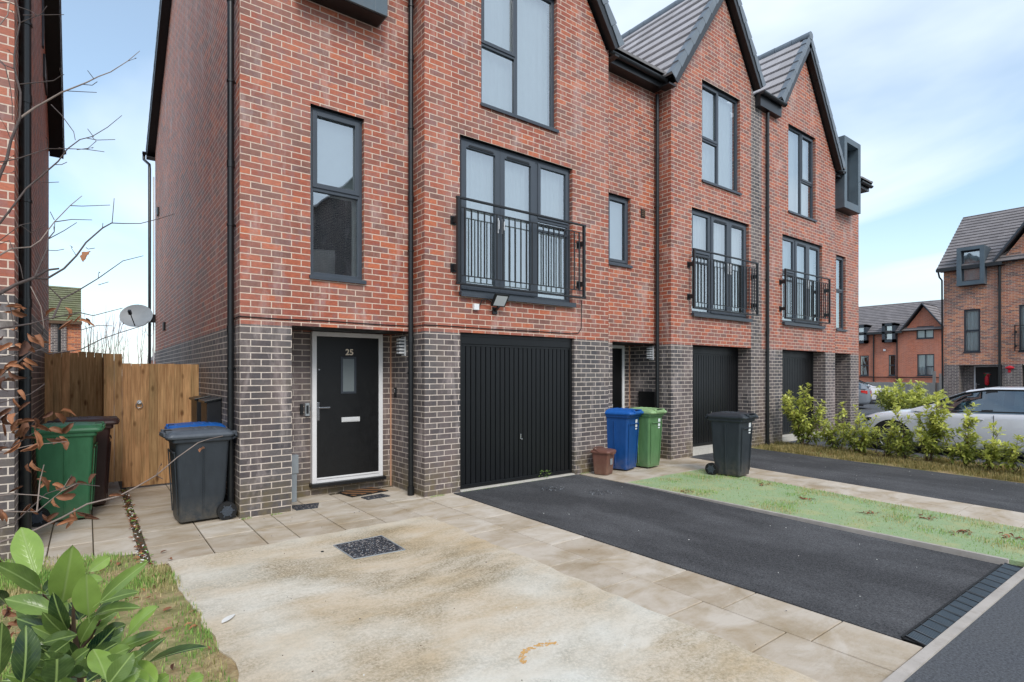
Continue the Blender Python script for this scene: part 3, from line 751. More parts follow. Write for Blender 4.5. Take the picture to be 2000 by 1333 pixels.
def gutter(par, a, b, r=.055, out=(0,-1,0), name='gutter'):
    a = Vector(a); b = Vector(b); o = Vector(out); m = MB(); n = 10; vs = []
    for P in (a, b):
        for k_ in range(n+1):
            th = math.pi*k_/n; vs.append(P + o*(math.cos(th)*r) + Vector((0,0,-math.sin(th)*r)))
    for P in (a, b):
        for k_ in range(n+1):
            th = math.pi*k_/n; vs.append(P + o*(math.cos(th)*(r-.008)) + Vector((0,0,-math.sin(th)*(r-.008))))
    fs = []
    for i in range(n): fs += [(i,i+1,n+2+i,n+1+i)]; fs += [(2*n+2+i,2*n+3+i,3*n+4+i,3*n+3+i)]
    N1 = n+1
    for q, rr in ((0,0),(n,n)): fs.append((q, N1+q, 3*N1+q, 2*N1+q))
    m.mesh(vs, fs, M['fascia_black'])
    m.face([vs[i] for i in range(n+1)], M['fascia_black']); m.face([vs[N1+i] for i in range(n+1)], M['fascia_black'])
    L = (b-a).length; k_ = max(1, int(L/.8)); dd = (b-a).normalized()
    for i in range(k_+1):
        P = a + dd*(L*i/k_*.98 + .01*L)
        pts = [P + o*(math.cos(math.pi*j/8)*(r+.006)) + Vector((0,0,-math.sin(math.pi*j/8)*(r+.006))) for j in range(9)]
        for p0, p1 in zip(pts[:-1], pts[1:]): m.beam(p0, p1, .03, .005, M['fascia_black'], up=dd.cross(p1-p0))
    return m.build(name, parent=par)
def tiled(mb, O, a, La, s, Ls, mat, g=.34, under=True, thick=.04, nrm=None):
    """courses of lapped tiles: O eave corner, a along eave, s up the slope"""
    O = Vector(O); a = Vector(a).normalized(); s = Vector(s).normalized(); n = a.cross(s).normalized()
    if n.z < 0: n = -n
    N = int(math.ceil(Ls/g)); UM = M['tile_underside']
    for i in range(N):
        s0 = i*g; s1 = min(Ls, s0+g+.02)
        def P(u, v_, h): return O + a*u + s*v_ + n*h
        q = [P(0,s0,thick+.012), P(La,s0,thick+.012), P(La,s1,.006), P(0,s1,.006)]
        mb.face(q, mat, [(0,s0+.001),(La,s0+.001),(La,min(s1,s0+g)-.001),(0,min(s1,s0+g)-.001)])
        mb.face([P(0,s0,.012), P(La,s0,.012), P(La,s0,thick+.012), P(0,s0,thick+.012)], mat, [(0,s0),(La,s0),(La,s0+.03),(0,s0+.03)])
        mb.face([P(0,s0,.012), P(La,s0,.012), P(La,s0+.1,.002), P(0,s0+.1,.002)], UM)
        for uu in (0, La): mb.face([P(uu,s0,0), P(uu,s1,0), P(uu,s1,.006), P(uu,s0,thick+.012)], mat)
    if under: mb.face([O - n*.03, O + a*La - n*.03, O + a*La + s*Ls - n*.03, O + s*Ls - n*.03], UM)
def verge(par, O, s, Ls, out, w_=.13, g=.34, mat=None, drop=.10, n=None):
    """stepped verge caps along a sloping edge. O at the lower end on the outer line, s up-slope, out = away from roof"""
    m = MB(); O = Vector(O); s = Vector(s).normalized(); out = Vector(out).normalized(); n = s.cross(out).normalized()
    if n.z < 0: n = -n
    mat = mat or M['verge_grey']; N = int(math.ceil(Ls/g))
    for i in range(N):
        s0 = i*g; s1 = min(Ls+.02, s0+g-.006)
        def P(u, v_, h): return O + out*u + s*v_ + n*h
        h0, h1 = .058, .032
        m.hexa([P(-w_,s0,h0-.012), P(.0,s0,h0-.012), P(.0,s1,h1-.012), P(-w_,s1,h1-.012), P(-w_,s0,h0), P(.0,s0,h0), P(.0,s1,h1), P(-w_,s1,h1)], mat)
        m.hexa([P(-.012,s0,-drop), P(.0,s0,-drop), P(.0,s1,-drop+.02), P(-.012,s1,-drop+.02), P(-.012,s0,h0-.012), P(0,s0,h0-.012), P(0,s1,h1-.012), P(-.012,s1,h1-.012)], mat)
    return m.build('verge_tile', parent=par)
def front_door(par, F, u0, u1, z0, z1, D, number=None, leafmat_='door_black', frmat='white_upvc'):
    m = MB(); f = .06; sash(m, F, u0, u1, z0, z1, D, f, M[frmat], .08); F.box(m, u0+f, u1-f, D-.012, D+.01, z0+f-.01, z0+f+.012, M[frmat])
    fr_ = m.build('door_frame', parent=par, bevel=.004)
    m = MB(); F.box(m, u0-.02, u1+.03, D-.05, D+.08, z0-.045, z0-.002, M['pipe_black']); m.build('threshold', parent=fr_)
    m = MB(); a, b, c_, dd = u0+f, u1-f, z0+f+.012, z1-f
    F.box(m, a, b, D+.02, D+.06, c_, dd, M[leafmat_])
    gw = .08; gu0 = (a+b)/2-gw-.0; 
    # raised glazing surround and lower planted panel lines
    for q in ((gu0-.03, gu0, dd-.78, dd-.27), (gu0+2*gw, gu0+2*gw+.03, dd-.78, dd-.27)): F.box(m, q[0], q[1], D+.012, D+.02, q[2], q[3], M['frame_dark'])
    F.box(m, gu0, gu0+2*gw, D+.012, D+.02, dd-.78, dd-.75, M['frame_dark']); F.box(m, gu0, gu0+2*gw, D+.012, D+.02, dd-.30, dd-.27, M['frame_dark'])
    dr = m.build('front_door', parent=par, bevel=.003)
    m = MB(); F.quad(m, gu0, gu0+2*gw, D+.0185, dd-.75, dd-.30, M['door_glass']); m.build('glazing', parent=dr)
    m = MB(); F.box(m, (a+b)/2-.13+.03, (a+b)/2+.13+.03, D+.008, D+.02, z0+.80, z0+.865, M['metal_pale']); F.box(m, (a+b)/2-.11+.03, (a+b)/2+.11+.03, D+.004, D+.009, z0+.81, z0+.855, M['metal_pale']); m.build('letterbox', parent=dr, bevel=.002)
    m = MB(); F.box(m, a+.008, a+.04, D+.008, D+.02, z0+.84, z0+1.08, M['chrome']); F.box(m, a+.015, a+.032, D-.03, D+.01, z0+1.0, z0+1.016, M['chrome']); F.box(m, a+.015, a+.17, D-.035, D-.02, z0+1.0, z0+1.018, M['chrome']); m.build('handle', parent=dr, bevel=.003)
    m = MB(); q = F.p(a+.035, D+.018, z0+1.52); m.cyl(q, (q[0], q[1]-.01, q[2]), .012, M['chrome'], 12); m.build('lock', parent=dr)
    if number:
        cu = bpy.data.curves.new('n', 'FONT'); cu.body = number; cu.size = .115; cu.extrude = .003; cu.align_x = 'CENTER'; cu.offset = .0022
        to = bpy.data.objects.new('n', cu); C.objects.link(to); bpy.context.view_layer.update()
        me = bpy.data.meshes.new_from_object(to); bpy.data.objects.remove(to); me.materials.clear(); me.materials.append(M['brass'])
        no = bpy.data.objects.new('house_number', me); C.objects.link(no)
        o_ = Vector(par['o']); no.parent = dr; no.location = Vector(((a+b)/2+.012, D+.014, dd-.245)) - o_; no.rotation_euler = (R(90), 0, 0)
    return fr_, dr
plain('metal_pale', (204,205,206), .35, .04)
t = NT('door_glass'); t.fin(lin((112,120,122)), .18, Specular_IOR_Level=.6)
def garage(par, F, u0, u1, z0, z1, D, head=.10):
    m = MB(); B = M['garage_black']
    sash(m, F, u0, u1, z0, z1, D, .05, B, .06)
    F.box(m, u0+.05, u1-.05, D+.0, D+.05, z1-head-.05, z1-.05, B); fr_ = m.build('garage_frame', parent=par, bevel=.003)
    m = MB(); a, b = u0+.05, u1-.05; z1_ = z1-head-.052; n = int(round((b-a)/.088)); w_ = (b-a)/n
    vs = []; fs = []
    def add(u, d): vs.extend([F.p(u,d,z0+.02), F.p(u,d,z1_)])
    for i in range(n):
        x = a + i*w_; add(x, D+.02); add(x+w_*.80, D+.02); add(x+w_*.86, D+.036); add(x+w_*.94, D+.036)
    add(b, D+.02)
    for i in range(len(vs)//2-1): fs.append((2*i,2*i+2,2*i+3,2*i+1))
    m.mesh(vs, fs, B); F.box(m, a, b, D+.012, D+.02, z1_-.03, z1_, B); F.box(m, a, b, D+.012, D+.02, z0+.01, z0+.04, B)
    dr = m.build('garage_door', parent=par)
    m = MB(); um = (a+b)/2+.02; F.box(m, um-.012, um+.012, D-.0, D+.02, z0+.62, z0+.70, M['chrome']); F.box(m, um-.004, um+.03, D-.015, D-.003, z0+.615, z0+.63, M['chrome']); m.build('handle', parent=dr, bevel=.002)
    return dr
t = NT('garage_black'); f = t.noise(t.map(t.pos(), (2,2,.6)), 4, 6, .7)
cc = t.mix(t.ramp(t.noise(t.pos(), 35, 6, .75), [(.66, 0), (.78, .25)]), lin((9,11,14)), lin((110,112,112)))
t.fin(cc, t.math('MULTIPLY_ADD', f, .25, .3), Specular_IOR_Level=.45)
def box_dormer(par, F, u0, u1, z0, z1, dfront, dback):
    m = MB(); K = M['clad_grey']; b_ = .17
    for q in ((u0,u0+b_,z0,z1),(u1-b_,u1,z0,z1),(u0+b_,u1-b_,z0,z0+.2),(u0+b_,u1-b_,z1-.16,z1)):
        F.box(m, q[0], q[1], dfront, dback, q[2], q[3], K)
    b = m.build('box_dormer', parent=par, bevel=.004)
    m = MB(); F.box(m, u0+.02, u1-.02, dfront+.03, dback-.1, z0-.006, z0+.002, M['soffit_black']); F.box(m, u0+b_, u1-b_, dfront+.5, dfront+.52, z0+.1, z1-.1, M['room_dark']); m.build('dormer_base', parent=b)
    m = MB(); a, c_ = u0+b_, u1-b_; sash(m, F, a+.002, c_-.002, z0+.202, z1-.162, dfront+.26, .06, M['frame_dark'], .05); m.build('dormer_window', parent=b)
    pane(b, F, a+.06, c_-.06, z0+.26, z1-.22, dfront+.285); blind(b, F, a+.02, c_-.02, z0+.22, z1-.18, dfront+.36, M['blind_grey'], 'blind', .1, .012)
def wall_lamp(par, base, nx):
    """slatted white bulkhead on an X-facing wall (normal nx)"""
    x, y, z = base; m = MB()
    m.box(min(x,x+nx*.02), max(x,x+nx*.02), y-.055, y+.055, z-.13, z+.14, M['white_plastic']); l = m.build('wall_lamp', parent=par, bevel=.004)
    for i in range(5):
        m = MB(); zz = z-.10+i*.046; m.box(min(x+nx*.02,x+nx*.10), max(x+nx*.02,x+nx*.10), y-.045, y+.045, zz, zz+.026, M['white_plastic']); m.build('slat', parent=l, bevel=.003)
    m = MB(); m.box(min(x+nx*.02,x+nx*.085), max(x+nx*.02,x+nx*.085), y-.035, y+.035, z-.11, z+.12, M['frame_grey']); m.build('lens', parent=l)

DA, DB, DK = 6.818, 6.513, 7.53
GS = 1.42            # gable slope
def roof_gable(par, xc, hl, hr, zt=9.98, yf=6.335, yb=11.6):
    for sg, hw in ((-1, hl), (1, hr)):
        s = Vector((-sg, 0, GS)).normalized(); Ls = hw*math.sqrt(1+GS*GS)
        m = MB(); O = Vector((xc + sg*hw, yf, zt - GS*hw))
        if hw < 1.85: tiled(m, O + Vector((0,.95,0)), (0,1,0), yb-yf-.95, s, .68, M['roof_tile']); tiled(m, O + s*.68, (0,1,0), yb-yf, s, Ls-.68, M['roof_tile'])
        else: tiled(m, O, (0,1,0), yb-yf, s, Ls, M['roof_tile'])
        m.build('roof_slope', parent=par)
        if hw < 1.85: O = O + s*.68; Ls -= .68
        verge(par, O + Vector((0,-.004,0)), s, Ls, (0,-1,0))
        m = MB(); n = Vector((sg*GS, 0, 1)).normalized()
        a = O - n*.05; b = a + s*(Ls-.0)
        m.hexa([tuple(a + Vector((0,.012,0)) - n*.15), tuple(a + Vector((0,.032,0)) - n*.15), tuple(b + Vector((0,.032,0)) - n*.15), tuple(b + Vector((0,.012,0)) - n*.15), tuple(a + Vector((0,.012,0))), tuple(a + Vector((0,.032,0))), tuple(b + Vector((0,.032,0))), tuple(b + Vector((0,.012,0)))], M['fascia_black'])
        a2 = a - n*.115; b2 = b - n*.115
        m.hexa([tuple(a2 + Vector((0,.032,0))), tuple(a2 + Vector((0,.20,0))), tuple(b2 + Vector((0,.20,0))), tuple(b2 + Vector((0,.032,0))), tuple(a2 + Vector((0,.032,0)) + n*.012), tuple(a2 + Vector((0,.20,0)) + n*.012), tuple(b2 + Vector((0,.20,0)) + n*.012), tuple(b2 + Vector((0,.032,0)) + n*.012)], M['soffit_black'])
        m.build('bargeboard', parent=par)
    m = MB(); y = yf - .01
    while y < yb:
        m.tube([(xc, y, zt-.01), (xc, y+.43, zt-.016)], [.10, .10], M['verge_grey'], 12); y += .44
    m.build('ridge_tile', parent=par)
def tiled_spans(m, x0, x1, y_, z, s):
    if s.y < 0: tiled(m, (x0, y_, z), (1,0,0), x1-x0, s, s.length, M['roof_tile']); return
    cut = sorted([c for c in ((3.546,7.085),(8.82,12.355),(12.355,15.95),(1.94,3.03),(16.59,17.68)) if c[1] > x0 and c[0] < x1])
    x = x0
    for a, b in cut + [(x1, None)]:
        if a > x + .01: tiled(m, (x, y_, z), (1,0,0), a-x, s, s.length, M['roof_tile'])
        if b:
            k_ = 3*.34/s.length; tiled(m, (a, y_+s.y*k_, z+s.z*k_), (1,0,0), b-a, s, s.length*(1-k_), M['roof_tile']); x = b
def main_roof(par, x0, x1, yf=6.52, yb=16.75, z=7.27, zr=10.25):
    ym = (yf+yb)/2
    for y_, sg in ((yf, 1), (yb, -1)):
        s = Vector((0, sg*(ym-yf), zr-z)); m = MB(); tiled_spans(m, x0, x1, y_, z, s); m.build('roof_slope', parent=par)
    m = MB(); x = x0
    while x < x1 - .01:
        xe = min(x+.44, x1); m.tube([(x,ym,zr+.0),(xe-.01,ym,zr-.006)], .1, M['verge_grey'], 12); x = xe
    m.build('ridge_tile', parent=par)
def eave(par, x0, x1, y, z, depth, zh=.16, gut=True):
    m = MB(); m.box(x0, x1, y, y+.02, z, z+zh, M['fascia_black']); m.box(x0, x1, y+.02, y+depth, z, z+.012, M['soffit_black']); m.build('fascia', parent=par)
    if gut: gutter(par, (x0+.01, y-.058, z+zh-.02), (x1-.01, y-.058, z+zh-.02))
plain('mastic', (196,150,122), .8, .1)
def terrace_house(name, label, x0, x1, bay0, bay1, al0, al1, holesA, holesB, stripe=(), right_recess=False, gap_side=None):
    H = thing(name, ((x0+x1)/2, DB, 0), label, 'house', 'terraced brick houses in a row')
    uc = (bay0+bay1)/2
    def gz(u): 
        z = 9.6 - GS*abs(u-uc)
        return max(z, 7.72 if gap_side == 'r' and u > uc else (7.72 if gap_side == 'l' and u < uc else 0))
    m = MB()
    wall(m, FX, bay0, bay1, gz, holesB, DB, BR, BD, stripes=stripe, extra=(uc, uc+1.32, uc-1.32))
    ra, rb = (x0, bay0) if not right_recess else (bay1, x1)
    wall(m, FX, ra, rb, lambda u: 7.2, holesA, DA, BR, BD)
    # bay return wall, down to the back of the porch where the porch touches the bay
    bx = bay0 if not right_recess else bay1
    for lo, hi, mt in ((-.1, 2.205, BD), (2.205, 7.2, BR)):
        m.face([(bx,DB,lo),(bx,DA,lo),(bx,DA,hi),(bx,DB,hi)], mt)
    obx = bay1 if not right_recess else bay0
    if obx == 7.085:
        for lo, hi, mt in ((-.1, 2.205, BD), (2.205, 7.2, BR)): m.face([(obx,DB,lo),(obx,DA,lo),(obx,DA,hi),(obx,DB,hi)], mt)
    # porch: back wall
    wall(m, FX, al0, al1, lambda u: 2.23, [], DK, BR, BD)
    W = m.build('wall', parent=H)
    return H, uc
GH = (0.0, 2.205)
h1, uc1 = terrace_house('terraced_house', 'nearest brick terraced house, its door numbered 25, tall gable wall on its left', 1.371, 7.085, 3.546, 7.085, 1.936, 3.546,
    [(2.155,2.838,2.835,4.92,REV+.06), (1.936,3.546,-.15,2.215,DK-DA)],
    [(4.095,6.24,2.775,4.955,REV+.07), (4.45,5.90,5.485,7.575,REV+.06), (4.10,6.28,-.15,2.215,.12)])
h2, uc2 = terrace_house('terraced_house', 'middle brick terraced house, behind the bright blue and light green wheelie bins', 7.085, 12.355, 8.82, 12.355, 7.52, 8.82,
    [(7.415,8.022,3.64,4.895,REV+.06), (7.52,8.82,-.15,2.225,DK-DA)],
    [(9.48,11.61,2.84,4.935,REV+.07), (9.826,11.245,5.545,7.575,REV+.06), (9.513,11.69,-.15,2.215,.36)], stripe=((11.69,12.14),), gap_side='r')
h3, uc3 = terrace_house('terraced_house', 'farthest brick house of the terrace, behind young laurels, grey box dormer at its right', 12.355, 18.303, 12.355, 15.95, 15.95, 17.73,
    [(16.761,17.405,2.90,5.005,REV+.06), (15.95,17.73,-.15,2.225,DK-DA)],
    [(13.09,15.19,2.865,4.96,REV+.07), (13.38,14.81,5.56,7.66,REV+.06), (13.09,15.37,-.15,2.215,.36)], right_recess=True, gap_side='l')
# gable end wall of the near house, and the back walls
m = MB()
def gable_end(m, x, ya, yb, ze, zr):
    ym = (ya+yb)/2
    m.face([(x,ya,-.1),(x,yb,-.1),(x,yb,2.205),(x,ya,2.205)], BD); m.face([(x,ya,2.205),(x,yb,2.205),(x,yb,ze),(x,ym,zr),(x,ya,ze)], BR)
gable_end(m, 1.371, DA, 16.5, 7.2, 10.05); m.box(1.375, 7.08, 16.4, 16.5, -.1, 7.3, BR); m.build('gable_wall', parent=h1)
m = MB(); gable_end(m, 18.303, DA, 16.5, 7.2, 10.05); m.box(12.36, 18.30, 16.4, 16.5, -.1, 7.3, BR); m.build('gable_wall', parent=h3)
m = MB(); m.box(7.09, 12.35, 16.4, 16.5, -.1, 7.3, BR); m.build('rear_wall', parent=h2)
for H, x0, x1 in ((h1, 1.19, 7.085), (h2, 7.085, 12.355), (h3, 12.355, 18.48)): main_roof(H, x0, x1)
roof_gable(h1, uc1, 1.93, 1.93); roof_gable(h2, uc2, 1.95, 1.76); roof_gable(h3, uc3, 1.79, 1.97)
# gable-end verge and soffit of the near and far house
for H, x, sg in ((h1, 1.19, -1), (h3, 18.48, 1)):
    for y_, s_ in ((6.52, 1), (16.75, -1)):
        s = Vector((0, s_*5.115, 2.98)); O = Vector((x, y_, 7.27)); verge(H, O, s, s.length, (sg,0,0), drop=.08)
        sn = s.normalized(); n = Vector((0, -s_*2.98, 5.115)).normalized()
        m = MB(); a = O - n*.04; b = a + s
        def q(p, dx, dn): return tuple(p + Vector((-sg*dx,0,0)) + n*dn)
        m.hexa([q(a,.012,-.16), q(a,.032,-.16), q(b,.032,-.16), q(b,.012,-.16), q(a,.012,0), q(a,.032,0), q(b,.032,0), q(b,.012,0)], M['fascia_black'])
        m.hexa([q(a,.032,-.15), q(a,.19,-.15), q(b,.19,-.15), q(b,.032,-.15), q(a,.032,-.135), q(a,.19,-.135), q(b,.19,-.135), q(b,.032,-.135)], M['soffit_black'])
        m.build('bargeboard', parent=H)
# eaves
eave(h1, 1.30, 1.935, 6.60, 7.06, .24); eave(h1, 3.035, 3.50, 6.60, 7.06, .24)
eave(h2, 7.095, 8.70, 6.60, 7.06, .24)
eave(h3, 16.02, 16.585, 6.60, 7.06, .24); eave(h3, 17.685, 18.48, 6.60, 7.06, .24)
m = MB(); m.box(11.86, 12.80, 6.40, 6.508, 7.60, 7.62, M['soffit_black']); m.box(11.86, 12.80, 6.385, 6.40, 7.60, 7.90, M['fascia_black']); m.box(12.78, 12.80, 6.40, 6.508, 7.62, 7.90, M['fascia_black']); m.box(11.86,11.88,6.40,6.508,7.62,7.90,M['fascia_black']); m.box(11.88,12.78,6.40,7.3,7.88,7.90,M['fascia_black']); m.build('valley_box', parent=h3)
gutter(h3, (11.82,6.325,7.88), (12.84,6.325,7.88), .055)
for H, xx in ((h1, 7.085), (h2, 8.66), (h1, 3.385), (h3, 16.08)):
    m = MB(); s_ = 1 if xx in (7.085, 16.08) else 0
    m.box(xx-.0 if s_ else xx-.10, xx+.10 if s_ else xx+.10, 6.36, 6.60, 7.02, 7.05, M['soffit_black']); m.build('bargeboard_foot', parent=H)
# rear gutter corner and pipes
gutter(h1, (1.12,16.80,7.25), (7.0,16.80,7.25), .06, (0,1,0)); m = MB(); m.box(1.2,7.0,16.5,16.74,7.06,7.075,M['soffit_black']); m.box(1.2,7.0,16.73,16.75,7.06,7.24,M['fascia_black']); m.build('rear_fascia', parent=h1)
m = MB(); m.tube([(1.16,16.86,7.2),(1.16,16.86,7.08),(1.26,16.66,6.92),(1.26,16.60,6.8),(1.26,16.60,0)], .034, M['pipe_black'], 12); m.build('rear_downpipe', parent=h1)
m = MB(); m.tube([(1.345,16.58,6.6),(1.345,16.58,0)], .016, M['white_upvc'], 10); m.build('overflow_pipe', parent=h1)
downpipe(h1, 1.315, 7.02, 0, 7.15, .036, dirn=(1,0,0)); downpipe(h1, 3.475, 6.765, 0, 7.1, .036, dirn=(0,1,0))
downpipe(h2, 8.70, 6.74, 0, 7.0, .036, dirn=(0,1,0)); downpipe(h3, 12.30, 6.455, 0, 7.58, .036, dirn=(0,1,0))
# windows
wA, pn = window(h1, FX, 2.155, 2.838, 2.835, 4.92, DA, 'split2', blinds=False)
blind(wA, FX, 2.20, 2.80, 3.88, 4.88, DA+REV+.11, M['blind_grey'], 'blind', 9, 0)
m = MB(); m.box(2.17,3.6,DA+REV+.075,DA+1.6,2.84,2.86,M['white_upvc']); m.box(2.1,3.6,DA+1.6,DA+1.62,2.8,5,M['room_dark']); m.box(2.10,2.12,DA+.2,DA+1.6,2.8,5,M['room_dark']); m.box(3.2,3.22,DA+.2,DA+1.6,2.8,5,M['room_dark']); m.box(2.74,2.80,DA+REV+.10,DA+REV+.13,2.86,3.95,M['white_upvc']); m.build('room', parent=wA)
m = MB(); nn = 12; vs = []; 
for i in range(nn+1):
    for j in range(nn+1):
        a = i/nn*2-1; b = j/nn*2-1; bulge = (1-a**4)*(1-b**4)
        vs.append((2.36+a*.19, DA+.26-bulge*.06+.02*math.sin(a*9+b*4)*.3, 3.05+b*.17+.015*a*b))
m.mesh(vs, [(i*(nn+1)+j,(i+1)*(nn+1)+j,(i+1)*(nn+1)+j+1,i*(nn+1)+j+1) for i in range(nn) for j in range(nn)], M['cushion'], True); m.build('cushion', parent=wA)
french(h1, FX, 4.095, 6.24, 2.775, 4.955, DB, True); balcony(h1, FX, 3.985, 6.37, 2.87, 4.03, DB)
window(h1, FX, 4.45, 5.90, 5.485, 7.575, DB, 'tl', blinds=True)
garage(h1, FX, 4.105, 6.275, .03, 2.21, DB+.05)
window(h2, FX, 7.415, 8.022, 3.64, 4.895, DA, 'single', blinds='roller')
french(h2, FX, 9.48, 11.61, 2.84, 4.935, DB, False); balcony(h2, FX, 9.37, 11.72, 2.93, 4.07, DB)
window(h2, FX, 9.826, 11.245, 5.545, 7.575, DB, 'tl')
garage(h2, FX, 9.52, 11.685, .13, 2.21, DB+.30); 
french(h3, FX, 13.09, 15.19, 2.865, 4.96, DB, False, backing='blind_grey'); balcony(h3, FX, 12.98, 15.30, 2.95, 4.09, DB)
window(h3, FX, 13.38, 14.81, 5.56, 7.66, DB, 'tr'); window(h3, FX, 16.761, 17.405, 2.90, 5.005, DA, 'split2')
garage(h3, FX, 13.095, 15.365, .13, 2.21, DB+.30)
for H, a, b in ((h1, 4.105, 6.275), (h2, 9.515, 11.685), (h3, 13.095, 15.365)):
    m = MB(); 
    if H is h1: m.box(a, b, 6.50, 6.64, -.05, .022, M['concrete_sill'])
    else: m.box(a, b, 6.56, 6.87, -.05, .12, M['concrete_sill'])
    m.build('garage_threshold', parent=H)
front_door(h1, FX, 2.379, 3.383, .175, 2.205, 7.45, '25')
front_door(h2, FX, 7.575, 8.579, .175, 2.205, 7.45)
front_door(h3, FX, 16.4, 17.4, .175, 2.205, 7.45)
for H, a, b in ((h1,1.94,3.54),(h2,7.525,8.815),(h3,15.955,17.72)):
    m = MB(); m.box(a, b, 6.83, 7.53, 2.216, 2.23, M['soffit_black']); m.build('porch_ceiling', parent=H)
# box dormers
box_dormer(h1, FX, 1.94, 3.03, 6.17, 8.2, 6.53, 7.6); box_dormer(h3, FX, 16.59, 17.68, 6.245, 8.23, 6.53, 7.6)
# fittings
wall_lamp(h1, (3.546, 7.10, 2.02), -1); wall_lamp(h2, (8.82, 6.97, 2.04), -1)
m = MB(); m.box(3.522,3.546,7.34,7.39,1.30,1.44,M['black_metal']); m.box(3.518,3.522,7.35,7.38,1.37,1.42,M['chrome']); m.build('doorbell', parent=h1, bevel=.003)
m = MB(); m.box(2.24,2.28,7.50,7.53,1.10,1.24,M['black_metal']); m.box(2.30,2.355,7.485,7.53,1.08,1.25,M['grey_plastic']); m.box(2.312,2.343,7.480,7.486,1.11,1.22,M['black_metal']); m.build('key_safe', parent=h1, bevel=.006)
m = MB(); m.box(1.985,2.16,7.30,7.40,.36,.60,M['grey_plastic']); m.build('meter_box', parent=h1, bevel=.008)
m = MB(); m.box(2.04,2.14,7.31,7.38,.0,.36,M['grey_plastic']); m.build('cable_duct', parent=h1, bevel=.004)
m = MB(); m.box(8.78,8.815,6.87,7.27,.55,1.29,M['door_black']); m.build('meter_cupboard', parent=h2, bevel=.006)
for ya, yb, zz in ((8.65,9.15,1.30),(7.85,8.30,1.30)):
    m = MB(); m.box(1.20,1.368,ya,yb,.35,zz,M['black_metal']); m.hexa([(1.17,ya-.02,zz-.03),(1.37,ya-.02,zz+.01),(1.37,yb+.02,zz+.01),(1.17,yb+.02,zz-.03),(1.17,ya-.02,zz),(1.37,ya-.02,zz+.04),(1.37,yb+.02,zz+.04),(1.17,yb+.02,zz)], M['pipe_black']); m.build('side_meter_box', parent=h1, bevel=.006)
for y_, z_ in ((14.3,2.68),(15.6,5.5)):
    m = MB(); m.box(1.33,1.37,y_-.10,y_+.10,z_-.09,z_+.09,M['black_metal']); m.build('wall_vent', parent=h1)
m = MB(); m.box(8.30,8.42,6.80,6.82,4.60,4.76,M['room_dark']); 
for i in range(4): m.box(8.31,8.41,6.792,6.80,4.62+i*.035,4.64+i*.035,M['stem_brown'])
m.build('wall_vent', parent=h2)
for H, xx in ((h1,3.546),(h2,8.82)):
    m = MB(); m.box(xx-.016,xx-.0005,7.516,7.5295,.0,2.21,M['mastic']); m.build('mastic_joint', parent=H)
# flood light
m = MB(); P = [(4.56,6.42,2.60),(4.80,6.42,2.60),(4.80,6.30,2.76),(4.56,6.30,2.76)]
Q = [Vector(p) for p in P]; nn_ = (Q[1]-Q[0]).cross(Q[3]-Q[0]).normalized()
m.hexa([tuple(q) for q in Q] + [tuple(q - nn_*.035) for q in Q], M['black_metal'])
fl = m.build('flood_light', parent=h1, bevel=.004)
m = MB(); fo = -.002 if nn_.y > 0 else .002
c_ = sum(Q, Vector())/4; sc = [c_ + (q-c_)*.80 for q in Q]; sh_ = Vector((0,-.0035,-.0028))
m.face([tuple(q + sh_) for q in sc], M['blind_grey']); m.build('lens', parent=fl)
m = MB(); m.beam((4.68,6.40,2.60),(4.68,6.50,2.55),.03,.03,M['black_metal']); m.box(4.64,4.72,6.49,6.513,2.50,2.60,M['black_metal']); m.build('bracket', parent=fl)
m = MB(); m.tube([(4.56,6.40,2.66),(4.50,6.44,2.70),(4.43,6.46,2.68),(4.40,6.48,2.60),(4.36,6.49,2.58)], .008, M['rubber'], 6); m.build('lead', parent=fl)
m = MB(); m.box(4.30,4.385,6.46,6.513,2.535,2.62,M['white_plastic']); m.build('junction_box', parent=h1, bevel=.005)
m = MB(); zc = 2.288
m.tube([(1.36,7.2,zc-.01),(1.362,6.81,zc),(1.80,6.811,zc-.006),(2.3,6.811,zc+.004),(3.0,6.811,zc-.004),(3.538,6.811,zc),(3.539,6.506,zc-.002),(3.9,6.506,zc+.003),(4.6,6.506,zc-.004),(5.5,6.506,zc+.002),(6.2,6.506,zc-.002),(6.36,6.506,zc+.01),(6.43,6.506,zc+.10),(6.44,6.506,2.85)], .0065, M['rubber'], 6); m.build('cable', parent=h1)
# satellite dish
m = MB(); c_ = Vector((1.0,16.55,3.05)); ax = Vector((-.35,-.86,.36)).normalized(); e1 = ax.cross(Vector((0,0,1))).normalized(); e2 = e1.cross(ax).normalized(); vs = []; nr, na = 6, 28
for i in range(nr+1):
    r = i/nr
    for j in range(na):
        th = 2*math.pi*j/na; vs.append(c_ + (e1*math.cos(th)*.36 + e2*math.sin(th)*.31)*r + ax*(r*r*.07))
m.mesh(vs, [(i*na+j,i*na+(j+1)%na,(i+1)*na+(j+1)%na,(i+1)*na+j) for i in range(nr) for j in range(na)], M['grey_plastic'], True)
ds = m.build('satellite_dish', parent=h1)
m = MB(); m.tube([c_-e2*.28+ax*.03, c_+ax*.42-e2*.12], .012, M['black_metal'], 8); m.beam(c_+ax*.40-e2*.13, c_+ax*.50-e2*.08, .06,.06, M['black_metal']); m.tube([c_-ax*.02, (1.28,16.5,3.02)], .016, M['black_metal'], 8); m.box(1.27,1.37,16.4,16.48,2.92,3.12,M['black_metal']); m.build('dish_arm', parent=ds)
